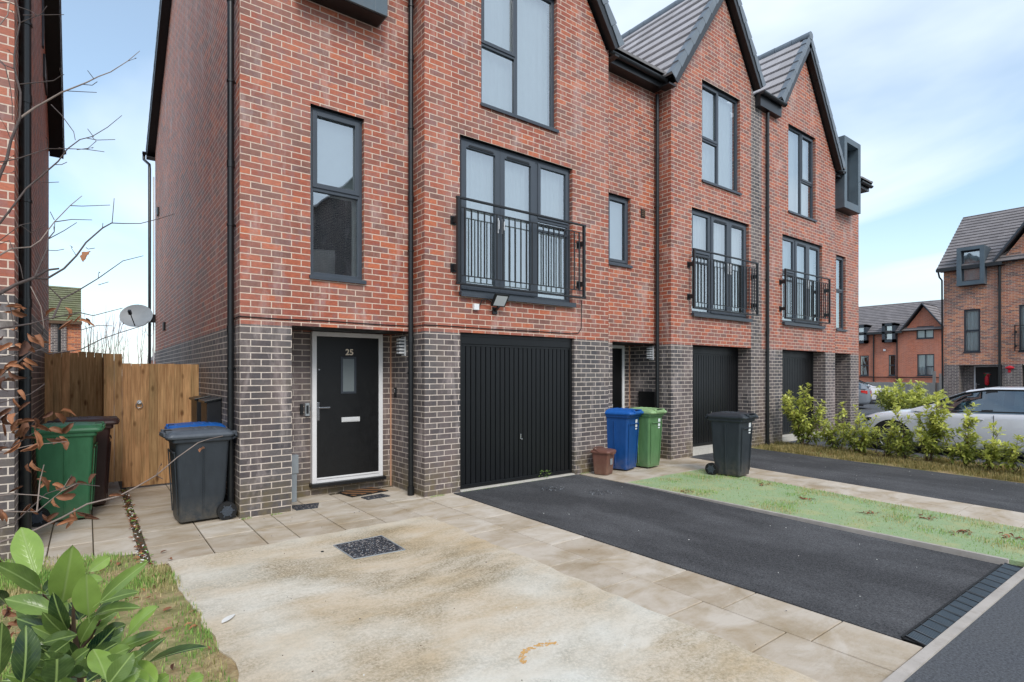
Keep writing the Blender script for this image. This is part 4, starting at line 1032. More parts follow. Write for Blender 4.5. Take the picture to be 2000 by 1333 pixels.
# ------------------------------------------------------------------ neighbour house on the left
N = thing('detached_house', (-3,6.5,0), 'brick neighbouring house at the left edge, seen past bare beech twigs', 'house')
m = MB(); XN = -.50
FN = FX
wall(m, FX, -6.5, XN, lambda u: 5.75, [], 6.5, BR, BD, band=2.33)
m.face([(XN,6.5,-.1),(XN,12.1,-.1),(XN,12.1,2.33),(XN,6.5,2.33)], BD)
m.face([(XN,6.5,2.33),(XN,12.1,2.33),(XN,12.1,5.75),(XN,9.3,8.6),(XN,6.5,5.75)], BR)
m.box(-6.5,-.52,12.0,12.1,-.1,5.75,BR); m.build('wall', parent=N)
for y_, s_ in ((6.15,1),(12.45,-1)):
    m = MB(); s = Vector((0,s_*3.15,3.15)); O = Vector((-6.8,y_,5.5)); tiled(m, O, (1,0,0), 6.50, s, s.length, M['roof_tile']); m.build('roof_slope', parent=N)
    O = Vector((-.30,y_,5.5)); verge(N, O, s, s.length, (1,0,0), drop=.08)
    sn = s.normalized(); n = Vector((0,-s_*1,1)).normalized(); a = O - n*.04; b = a + s
    def q(p, dx, dn): return tuple(p + Vector((-dx,0,0)) + n*dn)
    m = MB(); m.hexa([q(a,.012,-.18), q(a,.032,-.18), q(b,.032,-.18), q(b,.012,-.18), q(a,.012,0), q(a,.032,0), q(b,.032,0), q(b,.012,0)], M['fascia_black'])
    m.hexa([q(a,.032,-.17), q(a,.20,-.17), q(b,.20,-.17), q(b,.032,-.17), q(a,.032,-.155), q(a,.20,-.155), q(b,.20,-.155), q(b,.032,-.155)], M['soffit_black']); m.build('bargeboard', parent=N)
eave(N, -6.7, -.42, 6.22, 5.42, .28); gutter(N, (-6.7,12.50,5.55), (-.28,12.50,5.55), .055, (0,1,0))
downpipe(N, -.452, 6.86, 0, 5.4, .045, dirn=(-1,0,0))
m = MB(); m.box(-.52,-.475,10.5,11.2,5.95,6.28,M['black_metal']); m.build('wall_vent', parent=N)
m = MB(); m.box(-.515,-.478,10.25,10.35,6.28,7.4,M['frame_grey']); m.build('brick_slot', parent=N)

# ------------------------------------------------------------------ fence and gate across the side passage
def boards(mb, tones, x0, x1, y, z0, z1, n, jit=.015, gapw=.004, th=.018):
    w_ = (x1-x0)/n
    for i in range(n):
        a = x0+i*w_+gapw/2; b = x0+(i+1)*w_-gapw/2; zt = z1+random.uniform(-jit, jit); yy = y+random.uniform(-.004,.004)
        st = len(mb.v); mb.box(a,b,yy,yy+th,z0,zt,M['fence_wood']); t_ = random.random(); tones.extend([t_]*(len(mb.v)-st))
def settone(o, tones):
    at_ = o.data.attributes.new('tone','FLOAT','POINT'); at_.data.foreach_set('value', tones)
F1 = thing('timber_fence', (-.1,10.9,0), 'tall timber board fence behind the green and brown bins', 'fence')
m = MB(); tn = []; boards(m, tn, -.50, .30, 10.9, .0, 1.97, 8); m.box(-.5,.3,10.921,10.926,.1,1.9,M['fence_wood']); tn += [.1]*8; settone(m.build('board_panel', parent=F1), tn)
m = MB(); tn = []; boards(m, tn, .30, .31, 9.6, .1, 1.9, 1)
m.box(-.5,.3,10.92,10.96,.4,.5,M['fence_wood']); m.box(-.5,.3,10.92,10.96,1.5,1.6,M['fence_wood']); tn += [.4]*16; settone(m.build('rail', parent=F1), tn)
F2 = thing('garden_gate', (.8,9.58,0), 'timber board gate with ring handle beside the brick gable wall', 'gate')
m = MB(); tn = []; boards(m, tn, .40, 1.355, 9.56, .03, 1.785, 9, .004, .003); m.box(.41,1.35,9.5795,9.583,.1,1.75,M['fence_wood']); tn += [.1]*8; g2 = m.build('gate_leaf', parent=F2); settone(g2, tn)
m = MB(); tn = []
for zz in (.3,1.0,1.5): m.box(.42,1.34,9.58,9.62,zz,zz+.09,M['fence_wood']); tn += [.4]*8
settone(m.build('ledge', parent=g2), tn)
m = MB(); cc = Vector((.60,9.545,1.19)); m.tube([cc+Vector((math.cos(a)*.04,-.012,math.sin(a)*.04)) for a in [i*math.pi/8 for i in range(17)]], .006, M['chrome'], 8); m.cyl(cc+Vector((0,.01,.045)), cc+Vector((0,-.015,.045)), .028, M['chrome'], 16); m.build('ring_handle', parent=g2)
m = MB(); tn = []; boards(m, tn, .215, .40, 9.53, .13, 1.92, 2, .004); settone(m.build('gate_post', parent=F2), tn)
m = MB(); tn = []; boards(m, tn, .19, .215, 9.55, .1, 1.9, 1); st = len(m.v); m.box(.20,.222,9.56,10.9,.1,1.88,M['fence_wood']); tn += [.3]*(len(m.v)-st); settone(m.build('return_board', parent=F2), tn)

# ------------------------------------------------------------------ wheelie bins
def loft(mb, rings, mat, smooth=False, cap0=True, cap1=True):
    n = len(rings[0]); vs = [p for r in rings for p in r]; fs = []
    for i in range(len(rings)-1):
        for k_ in range(n):
            a = i*n+k_; b = i*n+(k_+1)%n; fs.append((a,b,b+n,a+n))
    mb.mesh(vs, fs, mat, smooth)
    if cap0: mb.face(list(reversed(rings[0])), mat)
    if cap1: mb.face(rings[-1], mat)
def rrect(cx, cy, w_, d_, r, z, n=5):
    pts = []
    for q, (sx, sy) in enumerate(((1,1),(-1,1),(-1,-1),(1,-1))):
        for i in range(n):
            a = math.pi/2*(q + i/(n-1)); pts.append((cx+sx*(w_/2-r)+r*math.cos(a), cy+sy*(d_/2-r)+r*math.sin(a), z))
    return pts
def make_bin(name, label, body, lidm, loc, rz, W=.50, Dp=.56, Hh=1.06, group='wheelie bins outside the houses', marks=True):
    """front faces -Y before rotation"""
    T = thing(name, loc, label, 'wheelie bin', group, rz); T['o'] = (0,0,0)
    m = MB(); rings = []
    for z, s_, dy_ in ((.03,.80,.035),(.06,.82,.032),(.28,.86,.022),(.6,.92,.012),(.86,.965,.004),(Hh-.13,1.0,0)):
        w_ = W*s_*.94; d_ = Dp*s_*.90 - (.03 if z < .25 else 0); rings.append(rrect(0, dy_*-.0 + .01 - (.02 if z < .25 else 0), w_, d_, .035, z))
    loft(m, rings, body)
    zr = Hh-.13
    loft(m, [rrect(0,.01,W*.97,Dp*.95,.035,zr-.03), rrect(0,.01,W*1.0,Dp*.99,.035,zr-.02), rrect(0,.01,W*1.0,Dp*.99,.035,zr+.02)], body)
    # front comb ribs and panel relief
    m.box(-W*.30,W*.30,-Dp*.455,-Dp*.43,.74*Hh,.76*Hh,body)
    for sx in (-1,1): m.beam((sx*W*.30,-Dp*.375,.10),(sx*W*.36,-Dp*.436,.80),.02,.012,body,up=(0,1,0)); m.beam((sx*(W*.379),Dp*.02,.08),(sx*(W*.456),Dp*.02,.84),.012,.03,body,up=(1,0,0))
    B = m.build('body', parent=T, bevel=.005)
    m = MB(); zl = zr+.02
    loft(m, [rrect(0,-.01,W*1.06,Dp*1.08,.05,zl), rrect(0,-.012,W*1.09,Dp*1.12,.05,zl+.02), rrect(0,-.01,W*1.05,Dp*1.07,.05,zl+.045), rrect(0,.0,W*.90,Dp*.92,.07,zl+.075), rrect(0,.02,W*.70,Dp*.66,.07,zl+.088)], lidm)
    for i in range(3): m.box(-W*.30,W*.30,-.06+i*.09,-.03+i*.09,zl+.080,zl+.094,lidm)
    for sx in (-1,1): m.box(sx*W*.27-.03,sx*W*.27+.03,-Dp*.56,-Dp*.34,zl+.045,zl+.082,lidm)
    m.box(-W*.27,W*.27,-Dp*.59,-Dp*.54,zl+.02,zl+.058,lidm)
    for sx in (-1,1): m.box(sx*W*.3-.05,sx*W*.3+.05,Dp*.50,Dp*.60,zl-.01,zl+.05,lidm)
    L = m.build('lid', parent=T, bevel=.006)
    m = MB(); m.box(-W*.2,W*.2,-Dp*.53,-Dp*.40,zl+.0755,zl+.078,M['rubber']); m.build('grip_recess', parent=L)
    m = MB(); m.tube([(-W*.42,Dp*.47,zr-.02),(-W*.42,Dp*.60,zr+.01),(W*.42,Dp*.60,zr+.01),(W*.42,Dp*.47,zr-.02)], .014, lidm, 10); m.cyl((-W*.5,Dp*.56,zr+.03),(W*.5,Dp*.56,zr+.03),.011,lidm,8); m.build('handle', parent=T)
    for sx in (-1,1):
        m = MB(); xw = sx*(W*.42); a = min(xw,xw+sx*.055); b = max(xw,xw+sx*.055); yw = Dp*.40; r = .10
        m.cyl((a,yw,r),(b,yw,r), r, M['rubber'], 32); wh = m.build('wheel', parent=T, bevel=.010)
        m = MB(); e = b if sx > 0 else a
        m.cyl((e,yw,r),(e+sx*.004,yw,r), .055, M['frame_grey'], 24); m.cyl((e,yw,r),(e+sx*.010,yw,r), .020, M['frame_grey'], 16)
        for q in range(6):
            an = q*math.pi/3; m.beam((e+sx*.004,yw,r),(e+sx*.004,yw+math.cos(an)*.075,r+math.sin(an)*.075),.010,.008,M['frame_grey'],up=(1,0,0))
        m.build('hub', parent=wh)
    m = MB(); m.cyl((-W*.44,Dp*.40,.10),(W*.44,Dp*.40,.10), .012, M['black_metal'], 10); m.build('axle', parent=T)
    if marks:
        m = MB(); yf = -Dp*.44
        def quad_front(x0, x1, z0, z1): 
            def yy(z): return -(Dp*.45*(.92+(z-.6)*.17)) + .0055
            m.face([(x0,yy(z0)-.004,z0),(x1,yy(z0)-.004,z0),(x1,yy(z1)-.004,z1),(x0,yy(z1)-.004,z1)], M['label_white'])
        quad_front(W*.12,W*.27,.73,.86); quad_front(W*.13,W*.26,.690,.712)
        m.build('label', parent=T)
    return T
make_bin('wheelie_bin', 'black wheelie bin with grey lid beside the brick corner, left of the door numbered 25', M['bin_black'], M['bin_lid_grey'], (1.0,7.13,0), -R(90)+R(3), .52, .60, 1.05, marks=False)
make_bin('wheelie_bin', 'blue-lidded wheelie bin mostly hidden behind the black bin by the timber gate', M['bin_blue'], M['bin_lid_blue'], (1.09,7.86,0), -R(90), .50, .56, 1.05, marks=False)
make_bin('wheelie_bin', 'dark green wheelie bin by the left neighbour house, in front of the brown one', M['bin_green'], M['bin_green'], (-.165,8.05,0), R(90)-R(4), .52, .58, 1.10, marks=False)
make_bin('wheelie_bin', 'dark brown wheelie bin behind the dark green one, against the timber fence', M['bin_brown'], M['bin_brown'], (-.02,8.70,0), R(90), .50, .60, 1.12, marks=False)
make_bin('wheelie_bin', 'bright blue wheelie bin with white sticker, between the brown caddy and the light green bin', M['bin_blue'], M['bin_lid_blue'], (7.30,6.42,0), R(15), .50, .56, 1.06)
make_bin('wheelie_bin', 'light green wheelie bin right of the bright blue one', M['bin_lime'], M['bin_lime_lid'], (7.82,6.33,0), R(6), .46, .55, 1.06)
make_bin('wheelie_bin', 'black wheelie bin standing alone between the turf and the far driveway', M['bin_black'], M['bin_black'], (8.27,4.93,0), R(5), .47, .58, 1.04)
K = thing('food_caddy', (6.70,6.27,0), 'small brown food waste caddy against the brick pier, left of the bright blue bin', 'caddy', None, R(20)); K['o'] = (0,0,0)
m = MB(); loft(m, [rrect(0,0,.23,.23,.03,.01), rrect(0,0,.245,.245,.03,.05), rrect(0,0,.30,.29,.03,.36)], M['caddy_brown']); m.build('body', parent=K, bevel=.004)
m = MB(); loft(m, [rrect(0,0,.34,.33,.04,.355), rrect(0,0,.35,.34,.04,.375), rrect(0,0,.32,.31,.04,.40), rrect(0,0,.26,.24,.05,.41)], M['caddy_brown']); m.box(-.06,.06,-.19,-.15,.34,.38,M['caddy_brown']); l_ = m.build('lid', parent=K, bevel=.004)
m = MB(); m.tube([(-.17,0,.38),(-.165,.10,.42),(0,.14,.43),(.165,.10,.42),(.17,0,.38)], .009, M['caddy_brown'], 8); m.build('handle', parent=K)
m = MB()
for a_, b_ in ((-.05,-.035),(-.02,-.005),(.01,.025)): m.box(a_,b_,-.150,-.1405,.17,.26,M['grey_plastic'])
m.box(-.06,.03,-.150,-.1405,.255,.265,M['grey_plastic']); m.build('moulded_mark', parent=K)

# ------------------------------------------------------------------ buildings further off
FA = Fr((50.5,24,0), (0,-1,0), (1,0,0))     # u = 24 - y
FB = Fr((34.7,9.0,0), (0,-1,0), (1,0,0))     # u = 9 - y
def simple_window(par, F, u0, u1, z0, z1, D, kind, bl='blind_white', fold=.13): 
    m = MB(); fr = M['frame_dark']; d = D+.04; sash(m, F, u0, u1, z0, z1, d, .07, fr, .05)
    if kind == 'split2': zm = lerp(z0,z1,.5); F.box(m, u0+.07, u1-.07, d, d+.05, zm-.04, zm+.04, fr); ps = [(u0+.07,u1-.07,z0+.07,zm-.04),(u0+.07,u1-.07,zm+.04,z1-.07)]
    elif kind == 'twin': um=(u0+u1)/2; F.box(m, um-.04, um+.04, d, d+.05, z0+.07, z1-.07, fr); ps = [(u0+.07,um-.04,z0+.07,z1-.07),(um+.04,u1-.07,z0+.07,z1-.07)]
    elif kind == 'four': um=(u0+u1)/2; zm=lerp(z0,z1,.42); F.box(m, um-.04, um+.04, d, d+.05, z0+.07, z1-.07, fr); F.box(m, um+.04, u1-.07, d, d+.05, zm-.04, zm+.04, fr); ps = [(u0+.07,um-.04,z0+.07,z1-.07),(um+.04,u1-.07,z0+.07,z1-.07)]
    else: ps = [(u0+.07,u1-.07,z0+.07,z1-.07)]
    W = m.build('window', parent=par)
    for a, b, c_, e in ps: pane(W, F, a, b, c_, e, d+.03, M['far_glass'])
    sill(W, F, u0, u1, z0, D, mat=fr)
    if bl: blind(W, F, u0+.04, u1-.04, z0+.05, z1-.05, d+.12, M[bl], 'blind', fold, .03)
    flat(W, F, u0, u1, z0, z1, d+.3, M['room_dark'])
    return W
def recess_holes(hs, dep=.12): return [(a,b,c_,d_,dep) for a,b,c_,d_ in hs]
A = thing('brick_terrace', (50.5,18,0), 'low orange brick terrace with dark roof beyond the pale fence, in the distance', 'house')
u = lambda y: 24 - y
m = MB(); BO = M['brick_orange']
winsA = [(u(14.80),u(13.70),4.33,5.26),(u(14.76),u(13.67),1.5,3.13),(u(16.66),u(16.18),1.5,3.13),(u(18.70),u(18.06),1.5,3.13)]
def topA(x): return max(4.95, 6.75 - 1.42*abs(x-u(14.34)))
wall(m, FA, 0, u(9), topA, recess_holes(winsA,.3), 0, BO, BO, extra=(u(14.34),u(14.34)-1.27,u(14.34)+1.27)); m.build('wall', parent=A)
m = MB(); tiled(m, (50.2,24,4.95), (0,-1,0), 15, (4.3,0,2.65), 5.05, M['roof_tile_far'], .3); m.build('roof', parent=A)
for sg in (-1,1):
    m = MB(); s = Vector((0,-sg,1.42)).normalized(); tiled(m, (50.15, 14.34+sg*1.42, 6.98-1.42*1.42), (1,0,0), 3.2, s, 1.42*math.sqrt(1+1.42**2), M['roof_tile_far'], .3); m.build('roof', parent=A)
    m = MB(); m.beam((50.12,14.34+sg*1.45,4.93),(50.12,14.34,6.97),.06,.16,M['frame_dark'],up=(1,0,0)); m.build('bargeboard', parent=A)
m = MB(); m.box(50.05,50.2,15.65,24,4.80,4.95,M['fascia_black']); m.build('gutter', parent=A)
for i,(w_,kd) in enumerate(zip(winsA,('twin','four','split2','split2'))): simple_window(A, FA, *w_, 0, kd, 'blind_white' if i < 2 else None)
m = MB(); y0_ = 18.38
m.face([FA.p(u(18.64),.2,3.05),FA.p(u(18.50),.2,3.05),FA.p(u(18.33),.2,2.3),FA.p(u(18.40),.2,2.3)], M['blind_white']); m.face([FA.p(u(18.10),.2,3.05),FA.p(u(18.20),.2,3.05),FA.p(u(18.36),.2,2.3),FA.p(u(18.44),.2,2.3)], M['blind_white']); m.face([FA.p(u(18.42),.2,2.25),FA.p(u(18.34),.2,2.25),FA.p(u(18.24),.2,1.55),FA.p(u(18.52),.2,1.55)], M['blind_white']); m.build('curtain', parent=A)
for ya, yb in ((16.98,16.08),(19.0,18.07)):
    m = MB(); FA.box(m, u(ya),u(ya)+.2,-.45,1.2,4.12,5.62,M['frame_dark']); FA.box(m, u(yb)-.2,u(yb),-.45,1.2,4.12,5.62,M['frame_dark']); FA.box(m, u(ya),u(yb),-.45,1.2,5.42,5.62,M['frame_dark']); FA.box(m, u(ya),u(yb),-.45,1.2,4.12,4.35,M['frame_dark']); b = m.build('box_dormer', parent=A)
    pane(b, FA, u(ya)+.2,u(yb)-.2,4.35,5.42,-.2); flat(b, FA, u(ya)+.25,u(yb)-.25,4.75,5.35,-.12,M['blind_white'],'blind'); flat(b, FA, u(ya),u(yb),4.12,5.62,-.05,M['room_dark'])
for y_ in (17.69,16.06): 
    m = MB(); m.cyl((50.42,y_,1),(50.42,y_,4.8),.05,M['pipe_black'],8); m.build('downpipe', parent=A)
m = MB(); m.cyl((50.42,12.9,1.35),(50.42,18.9,1.38),.035,M['pipe_black'],8); m.build('waste_pipe', parent=A)
m = MB(); m.box(50.3,50.5,16.85,16.97,3.45,3.6,M['white_plastic']); m.build('alarm_box', parent=A)

Bh = thing('brick_townhouse', (34.7,6,0), 'tall brick townhouse at the right edge, red wreath on its black door', 'house')
u = lambda y: 9.0 - y; BM = M['brick_mixed']
winsB = [(u(8.183),u(7.54),2.72,4.83,.3),(u(6.12),u(4.0),2.70,4.87,.3),(u(8.37),u(6.72),-.1,2.06,.75),(u(6.02),u(3.9),-.1,2.08,.3)]
def topB(x): return max(6.85 if x < u(6.71) else 6.85, 9.6-1.42*abs(x-u(4.95)) if x > u(6.72) else 0)
m = MB(); wall(m, FB, 0, 7.5, topB, winsB, 0, BM, BD, band=2.09, extra=(u(4.95),u(6.715),u(6.71))); m.face([(34.7,9,-.1),(42,9,-.1),(42,9,6.9),(38.4,9,9.9),(34.7,9,6.9)], BM)
FB.box(m, u(8.37), u(6.72), .75, .8, -.1, 2.1, BD); m.build('wall', parent=Bh)
m = MB(); tiled(m, (34.35,9.2,6.95), (0,-1,0), 8, (4.6,0,3.45), 5.75, M['roof_tile_far'], .33); m.build('roof', parent=Bh)
for sg in (-1,1):
    m = MB(); s = Vector((0,-sg,1.42)).normalized(); tiled(m, (34.35, 4.95+sg*1.95, 9.95-1.42*1.95), (1,0,0), 4, s, 1.95*math.sqrt(1+1.42**2), M['roof_tile_far'], .33); m.build('roof', parent=Bh)
    m = MB(); m.beam((34.33,4.95+sg*2.0,7.0),(34.33,4.95,9.88),.08,.24,M['frame_dark'],up=(1,0,0)); m.build('bargeboard', parent=Bh)
m = MB(); m.box(34.28,34.42,6.66,9.22,6.80,6.95,M['fascia_black']); m.box(34.42,34.72,6.60,9.1,6.80,6.82,M['soffit_black']); m.tube([(34.33,9.14,6.85),(34.4,9.1,6.55),(34.62,9.05,6.4),(34.66,9.03,0)], .04, M['pipe_black'], 8); m.build('gutter', parent=Bh)
m = MB(); m.cyl((34.62,6.80,0),(34.62,6.80,6.8),.055,M['pipe_black'],8); m.build('downpipe', parent=Bh)
box_dormer(Bh, FB, u(8.353), u(7.284), 5.98, 7.85, -.5, 1.2)
simple_window(Bh, FB, u(8.183),u(7.54),2.72,4.83, 0, 'split2', fold=.12)
simple_window(Bh, FB, u(6.12),u(4.0),2.70,4.87, 0, 'four')
balcony(Bh, FB, u(6.24), u(3.9), 2.72, 3.9, 0)
fb_, db_ = front_door(Bh, FB, u(7.94), u(6.89), .1, 2.04, .70)
garage(Bh, FB, u(6.02), u(3.9), .1, 2.07, .28)
m = MB(); q = Vector((35.36,7.42,1.42)); m.tube([q+Vector((0,0,.16)), q+Vector((-.02,0,0)), q+Vector((0,0,-.30)), q+Vector((0,0,-.36))], [.05,.09,.085,.03], M['bow_red'], 10)
for i in range(14):
    a = random.uniform(0,6.28); r = random.uniform(.05,.26); m.beam(q+Vector((-.04,0,.2)), q+Vector((-.05,math.cos(a)*r,.2+math.sin(a)*r*.5)), .03,.02, random.choice([M['bow_red'],M['bow_green'],M['bow_green']]))
m.build('door_wreath', parent=db_)
m = MB(); m.tube([(34.66,6.60,1.92),(34.64,6.42,1.93),(34.66,6.28,1.92)], [.03,.1,.03], M['bow_red'], 8); m.beam((34.66,6.44,1.92),(34.66,6.46,1.7),.1,.02,M['bow_red'],up=(1,0,0)); m.build('red_sign', parent=Bh)

O_ = thing('old_brick_house', (-1.2,31.7,0), 'old house with mossy roof and orange brick, far off behind the timber fence', 'house')
m = MB(); m.box(-6,-.2,31.7,37,-.1,4.0,M['brick_old']); m.face([(-.2,31.7,4),(-.2,37,4),(-.2,34.3,5.5)], M['brick_old']); m.box(-1.25,-.70,31.6,31.7,0,3.9,M['brick_dark']); m.build('wall', parent=O_)
m = MB(); tiled(m, (-6.2,31.5,3.95), (1,0,0), 6.0, (0,2.6,1.85), 3.2, M['roof_mossy'], .2); m.build('roof', parent=O_)
m = MB(); m.box(-6.2,-.15,31.42,31.55,3.85,3.97,M['stem_brown']); m.cyl((-.95,31.6,0),(-.95,31.6,3.9),.06,M['pipe_black'],8); m.build('gutter', parent=O_)
# house across the street behind the camera: only seen mirrored in the windows
Q_ = thing('brick_house', (11.2,-14,0), 'brick house across the street, seen only as a reflection in the window glass', 'house')
m = MB(); wall(m, FX, 8.0, 14.4, lambda x: 12.0-.95*abs(x-11.2), [(9.2,10.2,3.2,4.4,.1),(12.2,13.2,3.2,4.4,.1)], -13.5, BD, BD, z0=-.1); m.face([(8,-13.5,-.1),(8,-22,-.1),(8,-22,8.96),(8,-13.5,8.96)], BD); m.face([(14.4,-13.5,-.1),(14.4,-22,-.1),(14.4,-22,8.96),(14.4,-13.5,8.96)], BD); m.build('wall', parent=Q_)
for sg in (-1,1):
    m = MB(); tiled(m, (11.2+sg*3.35,-13.2,8.83), (0,-1,0), 9, (-sg*3.35,0,3.18), 4.62, M['roof_tile']); m.build('roof', parent=Q_)

# pale fence and posts far right
PF = thing('pale_fence', (42,13,0), 'long pale timber fence below the distant orange brick terrace', 'fence')
m = MB(); n = 90
for i in range(n):
    y_ = 11.0 + i*.13; m.box(42,42.02,y_,y_+.124,-.1,1.08+random.uniform(-.01,.01),M['fence_pale'])
m.build('board_panel', parent=PF)
for y_, z_ in ((11.02,1.66),(10.86,1.5),(11.35,1.8)):
    m = MB(); m.box(41.85,41.99,y_-.07,y_+.07,-.1,z_,M['fence_pale']); m.build('post', parent=PF)

# ------------------------------------------------------------------ cars
def make_car(name, label, paint, loc, rz, glassm=None):
    """nose towards +Y, origin at ground centre"""
    T = thing(name, loc, label, 'car', None, rz); T['o'] = (0,0,0); P = M[paint]
    Ln = 4.3; hw = .89
    # stations: y, half width at sill / belt, sill z, belt z, bonnet/deck centre z
    st = [(2.14,.56,.30,.52,.54),(2.10,.68,.24,.60,.64),(1.98,.80,.21,.68,.74),(1.75,.86,.20,.76,.83),(1.45,.885,.20,.82,.89),(1.1,.89,.20,.86,.935),(.75,.89,.20,.885,.965),(.3,.89,.20,.90,.98),(-.5,.89,.20,.92,1.0),(-1.2,.885,.20,.94,1.02),(-1.7,.86,.22,.95,1.03),(-1.98,.80,.26,.93,1.0),(-2.12,.70,.32,.86,.92),(-2.16,.60,.38,.70,.74)]
    rings = []
    for y, h, zs, zb, zc in st:
        half = [(0,zs-.02),(h*.80,zs-.02),(h*.955,zs+.03),(h*.985,zs+.12),(h*1.0,(zs+zb)/2),(h*1.0,zb-.09),(h*.985,zb-.03),(h*.94,zb+.005),(h*.80,(zb+zc*1.4)/2.4),(h*.4,zc-.004),(0,zc)]
        rings.append([(x,y,z) for x, z in half] + [(-x,y,z) for x, z in reversed(half[1:-1])])
    m = MB(); n = len(rings[0]); vs = [p for r in rings for p in r]; fs = []
    wy = (1.32, -1.30); wr = .375
    for i in range(len(rings)-1):
        for k_ in range(n):
            a = i*n+k_; b = i*n+(k_+1)%n; fs.append((a,b,b+n,a+n))
    m.mesh(vs, fs, P, True); m.face(rings[0], P); m.face(list(reversed(rings[-1])), P)
    B = m.build('body', parent=T, weld=True)
    # cabin
    cb = [(.98,.80,.96,.965),(.55,.77,.93,1.16),(.10,.73,.94,1.36),(-.25,.715,.95,1.42),(-.8,.70,.96,1.425),(-1.35,.68,.97,1.37),(-1.8,.66,1.0,1.20),(-2.02,.70,.98,1.0)]
    m = MB(); rg = []
    for y, h, z0, z1 in cb:
        hb = .835; t_ = h
        half = [(hb,z0-.04),(lerp(hb,t_,.5),(z0+z1)/2-.005),(t_+.0,z1-.05),(t_-.05,z1-.015),(t_*.5,z1+.008),(0,z1+.014)]
        rg.append([(x,y,z) for x, z in half] + [(-x,y,z) for x, z in reversed(half[:-1])])
    n = len(rg[0]); vs = [p for r in rg for p in r]; fp = []; fg = []
    for i in range(len(rg)-1):
        for k_ in range(n-1):
            a = i*n+k_; f = (a,a+1,a+1+n,a+n)
            side = k_ in (0,1,n-2,n-3)
            if (side and 0 < i < 6) or (i in (0,1) and not side) or (i == 5 and not side): fg.append(f)
            else: fp.append(f)
    m.mesh(vs, fp, P, True); m.build('roof', parent=T, weld=True)
    m = MB(); m.mesh(vs, fg, M['car_glass'], True); m.build('window_glass', parent=T, weld=True)
    m = MB()
    for sg in (-1,1):
        def sp(y, z, o=.004):
            hb = .835; 
            for i in range(len(cb)-1):
                if cb[i][0] >= y >= cb[i+1][0]:
                    t_ = (cb[i][0]-y)/(cb[i][0]-cb[i+1][0]); h = lerp(cb[i][1],cb[i+1][1],t_); z0 = lerp(cb[i][2],cb[i+1][2],t_); z1 = lerp(cb[i][3],cb[i+1][3],t_)
                    tt = (z-(z0-.04))/(z1-.05-(z0-.04)); return (sg*(lerp(hb,h,tt)+o), y, z)
            return (sg*hb, y, z)
        for ya, yb, wd in ((-.22,-.36,.15),(-1.42,-1.55,.12)):
            zt = 1.36 if ya > -1 else 1.28
            m.face([sp(ya+.06,.95),sp(ya-wd+.04,.95),sp(ya-wd-.02,zt),sp(ya,zt)], M['car_trim'])
        m.tube([sp(.92,.965,.008),sp(0.4,.945,.010),sp(-.5,.965,.010),sp(-1.6,.985,.008)], .012, M['car_trim'], 6)
        m.tube([sp(.85,1.0,.006),sp(.55,1.12,.006),sp(.1,1.31,.006),sp(-.25,1.375,.006),sp(-.8,1.38,.006),sp(-1.35,1.325,.006),sp(-1.75,1.17,.006)], .016, M['car_trim'], 6)
        m.hexa([(sg*.85,1.9,.165),(sg*.905,1.9,.165),(sg*.905,-1.9,.165),(sg*.85,-1.9,.165),(sg*.85,1.9,.24),(sg*.90,1.9,.24),(sg*.90,-1.9,.24),(sg*.85,-1.9,.24)], M['car_trim'])
        for y_ in (.62,-.36,-1.22): m.box(sg*.888-.004,sg*.888+.004,y_-.004,y_+.004,.28,.90,M['car_trim'])
    m.build('trim', parent=T)
    for sg in (-1,1):
        for y_ in wy:
            m = MB(); seg = 24; vs = []
            for k_ in range(seg+1):
                a = math.pi*k_/seg*1.16 - .25; vs += [(sg*.893,y_+math.cos(a)*.385,.33+math.sin(a)*.385),(sg*.893,y_,.30)]
            m.mesh(vs, [(2*i,2*i+2,2*i+1) for i in range(seg)], M['rubber']); m.build('wheel_arch', parent=T)
            m = MB(); m.cyl((sg*.70,y_,.32),(sg*.905,y_,.32), .32, M['rubber'], 36); wh = m.build('wheel', parent=T, bevel=.02)
            m = MB(); e = sg*.905
            m.tube([(e,y_+math.cos(a)*.215,.32+math.sin(a)*.215) for a in [i*math.pi/12 for i in range(25)]], .014, M['wheel_alloy'], 6)
            for q in range(5):
                a = q*math.pi*2/5+.3
                for da in (-.12,.12): m.beam((e+sg*.006,y_,.32),(e+sg*.006,y_+math.cos(a+da)*.21,.32+math.sin(a+da)*.21),.03,.014,M['wheel_alloy'],up=(1,0,0))
            m.cyl((e-sg*.01,y_,.32),(e+sg*.014,y_,.32),.045,M['wheel_alloy'],12); m.build('rim', parent=wh)
        m = MB(); vs = [(sg*.60,2.115,.58),(sg*.80,1.99,.60),(sg*.870,1.72,.68),(sg*.865,1.70,.735),(sg*.80,1.86,.73),(sg*.62,2.06,.67)]
        vo = [(x+sg*.012,y+.014,z+.006) for x, y, z in vs]; m.face(vo, M['car_trim']); m.mesh(vs+vo, [(i,(i+1)%6,6+(i+1)%6,6+i) for i in range(6)], M['car_trim']); m.cyl((sg*.74,2.02,.645),(sg*.75,2.075,.645),.035,M['chrome'],12); m.build('headlight', parent=T)
        m = MB(); m.hexa([(sg*.50,-2.17,.72),(sg*.80,-2.03,.74),(sg*.86,-1.80,.80),(sg*.5,-2.05,.76),(sg*.50,-2.15,.86),(sg*.78,-2.03,.88),(sg*.86,-1.80,.90),(sg*.5,-2.0,.9)], M['tail_red']); m.build('tail_light', parent=T)
        m = MB(); m.hexa([(sg*.86,.62,.93),(sg*1.05,.58,.93),(sg*1.05,.50,.93),(sg*.86,.52,.93),(sg*.86,.62,1.02),(sg*1.04,.58,1.05),(sg*1.04,.50,1.05),(sg*.86,.52,1.02)], P); m.build('door_mirror', parent=T, bevel=.02)
        m = MB()
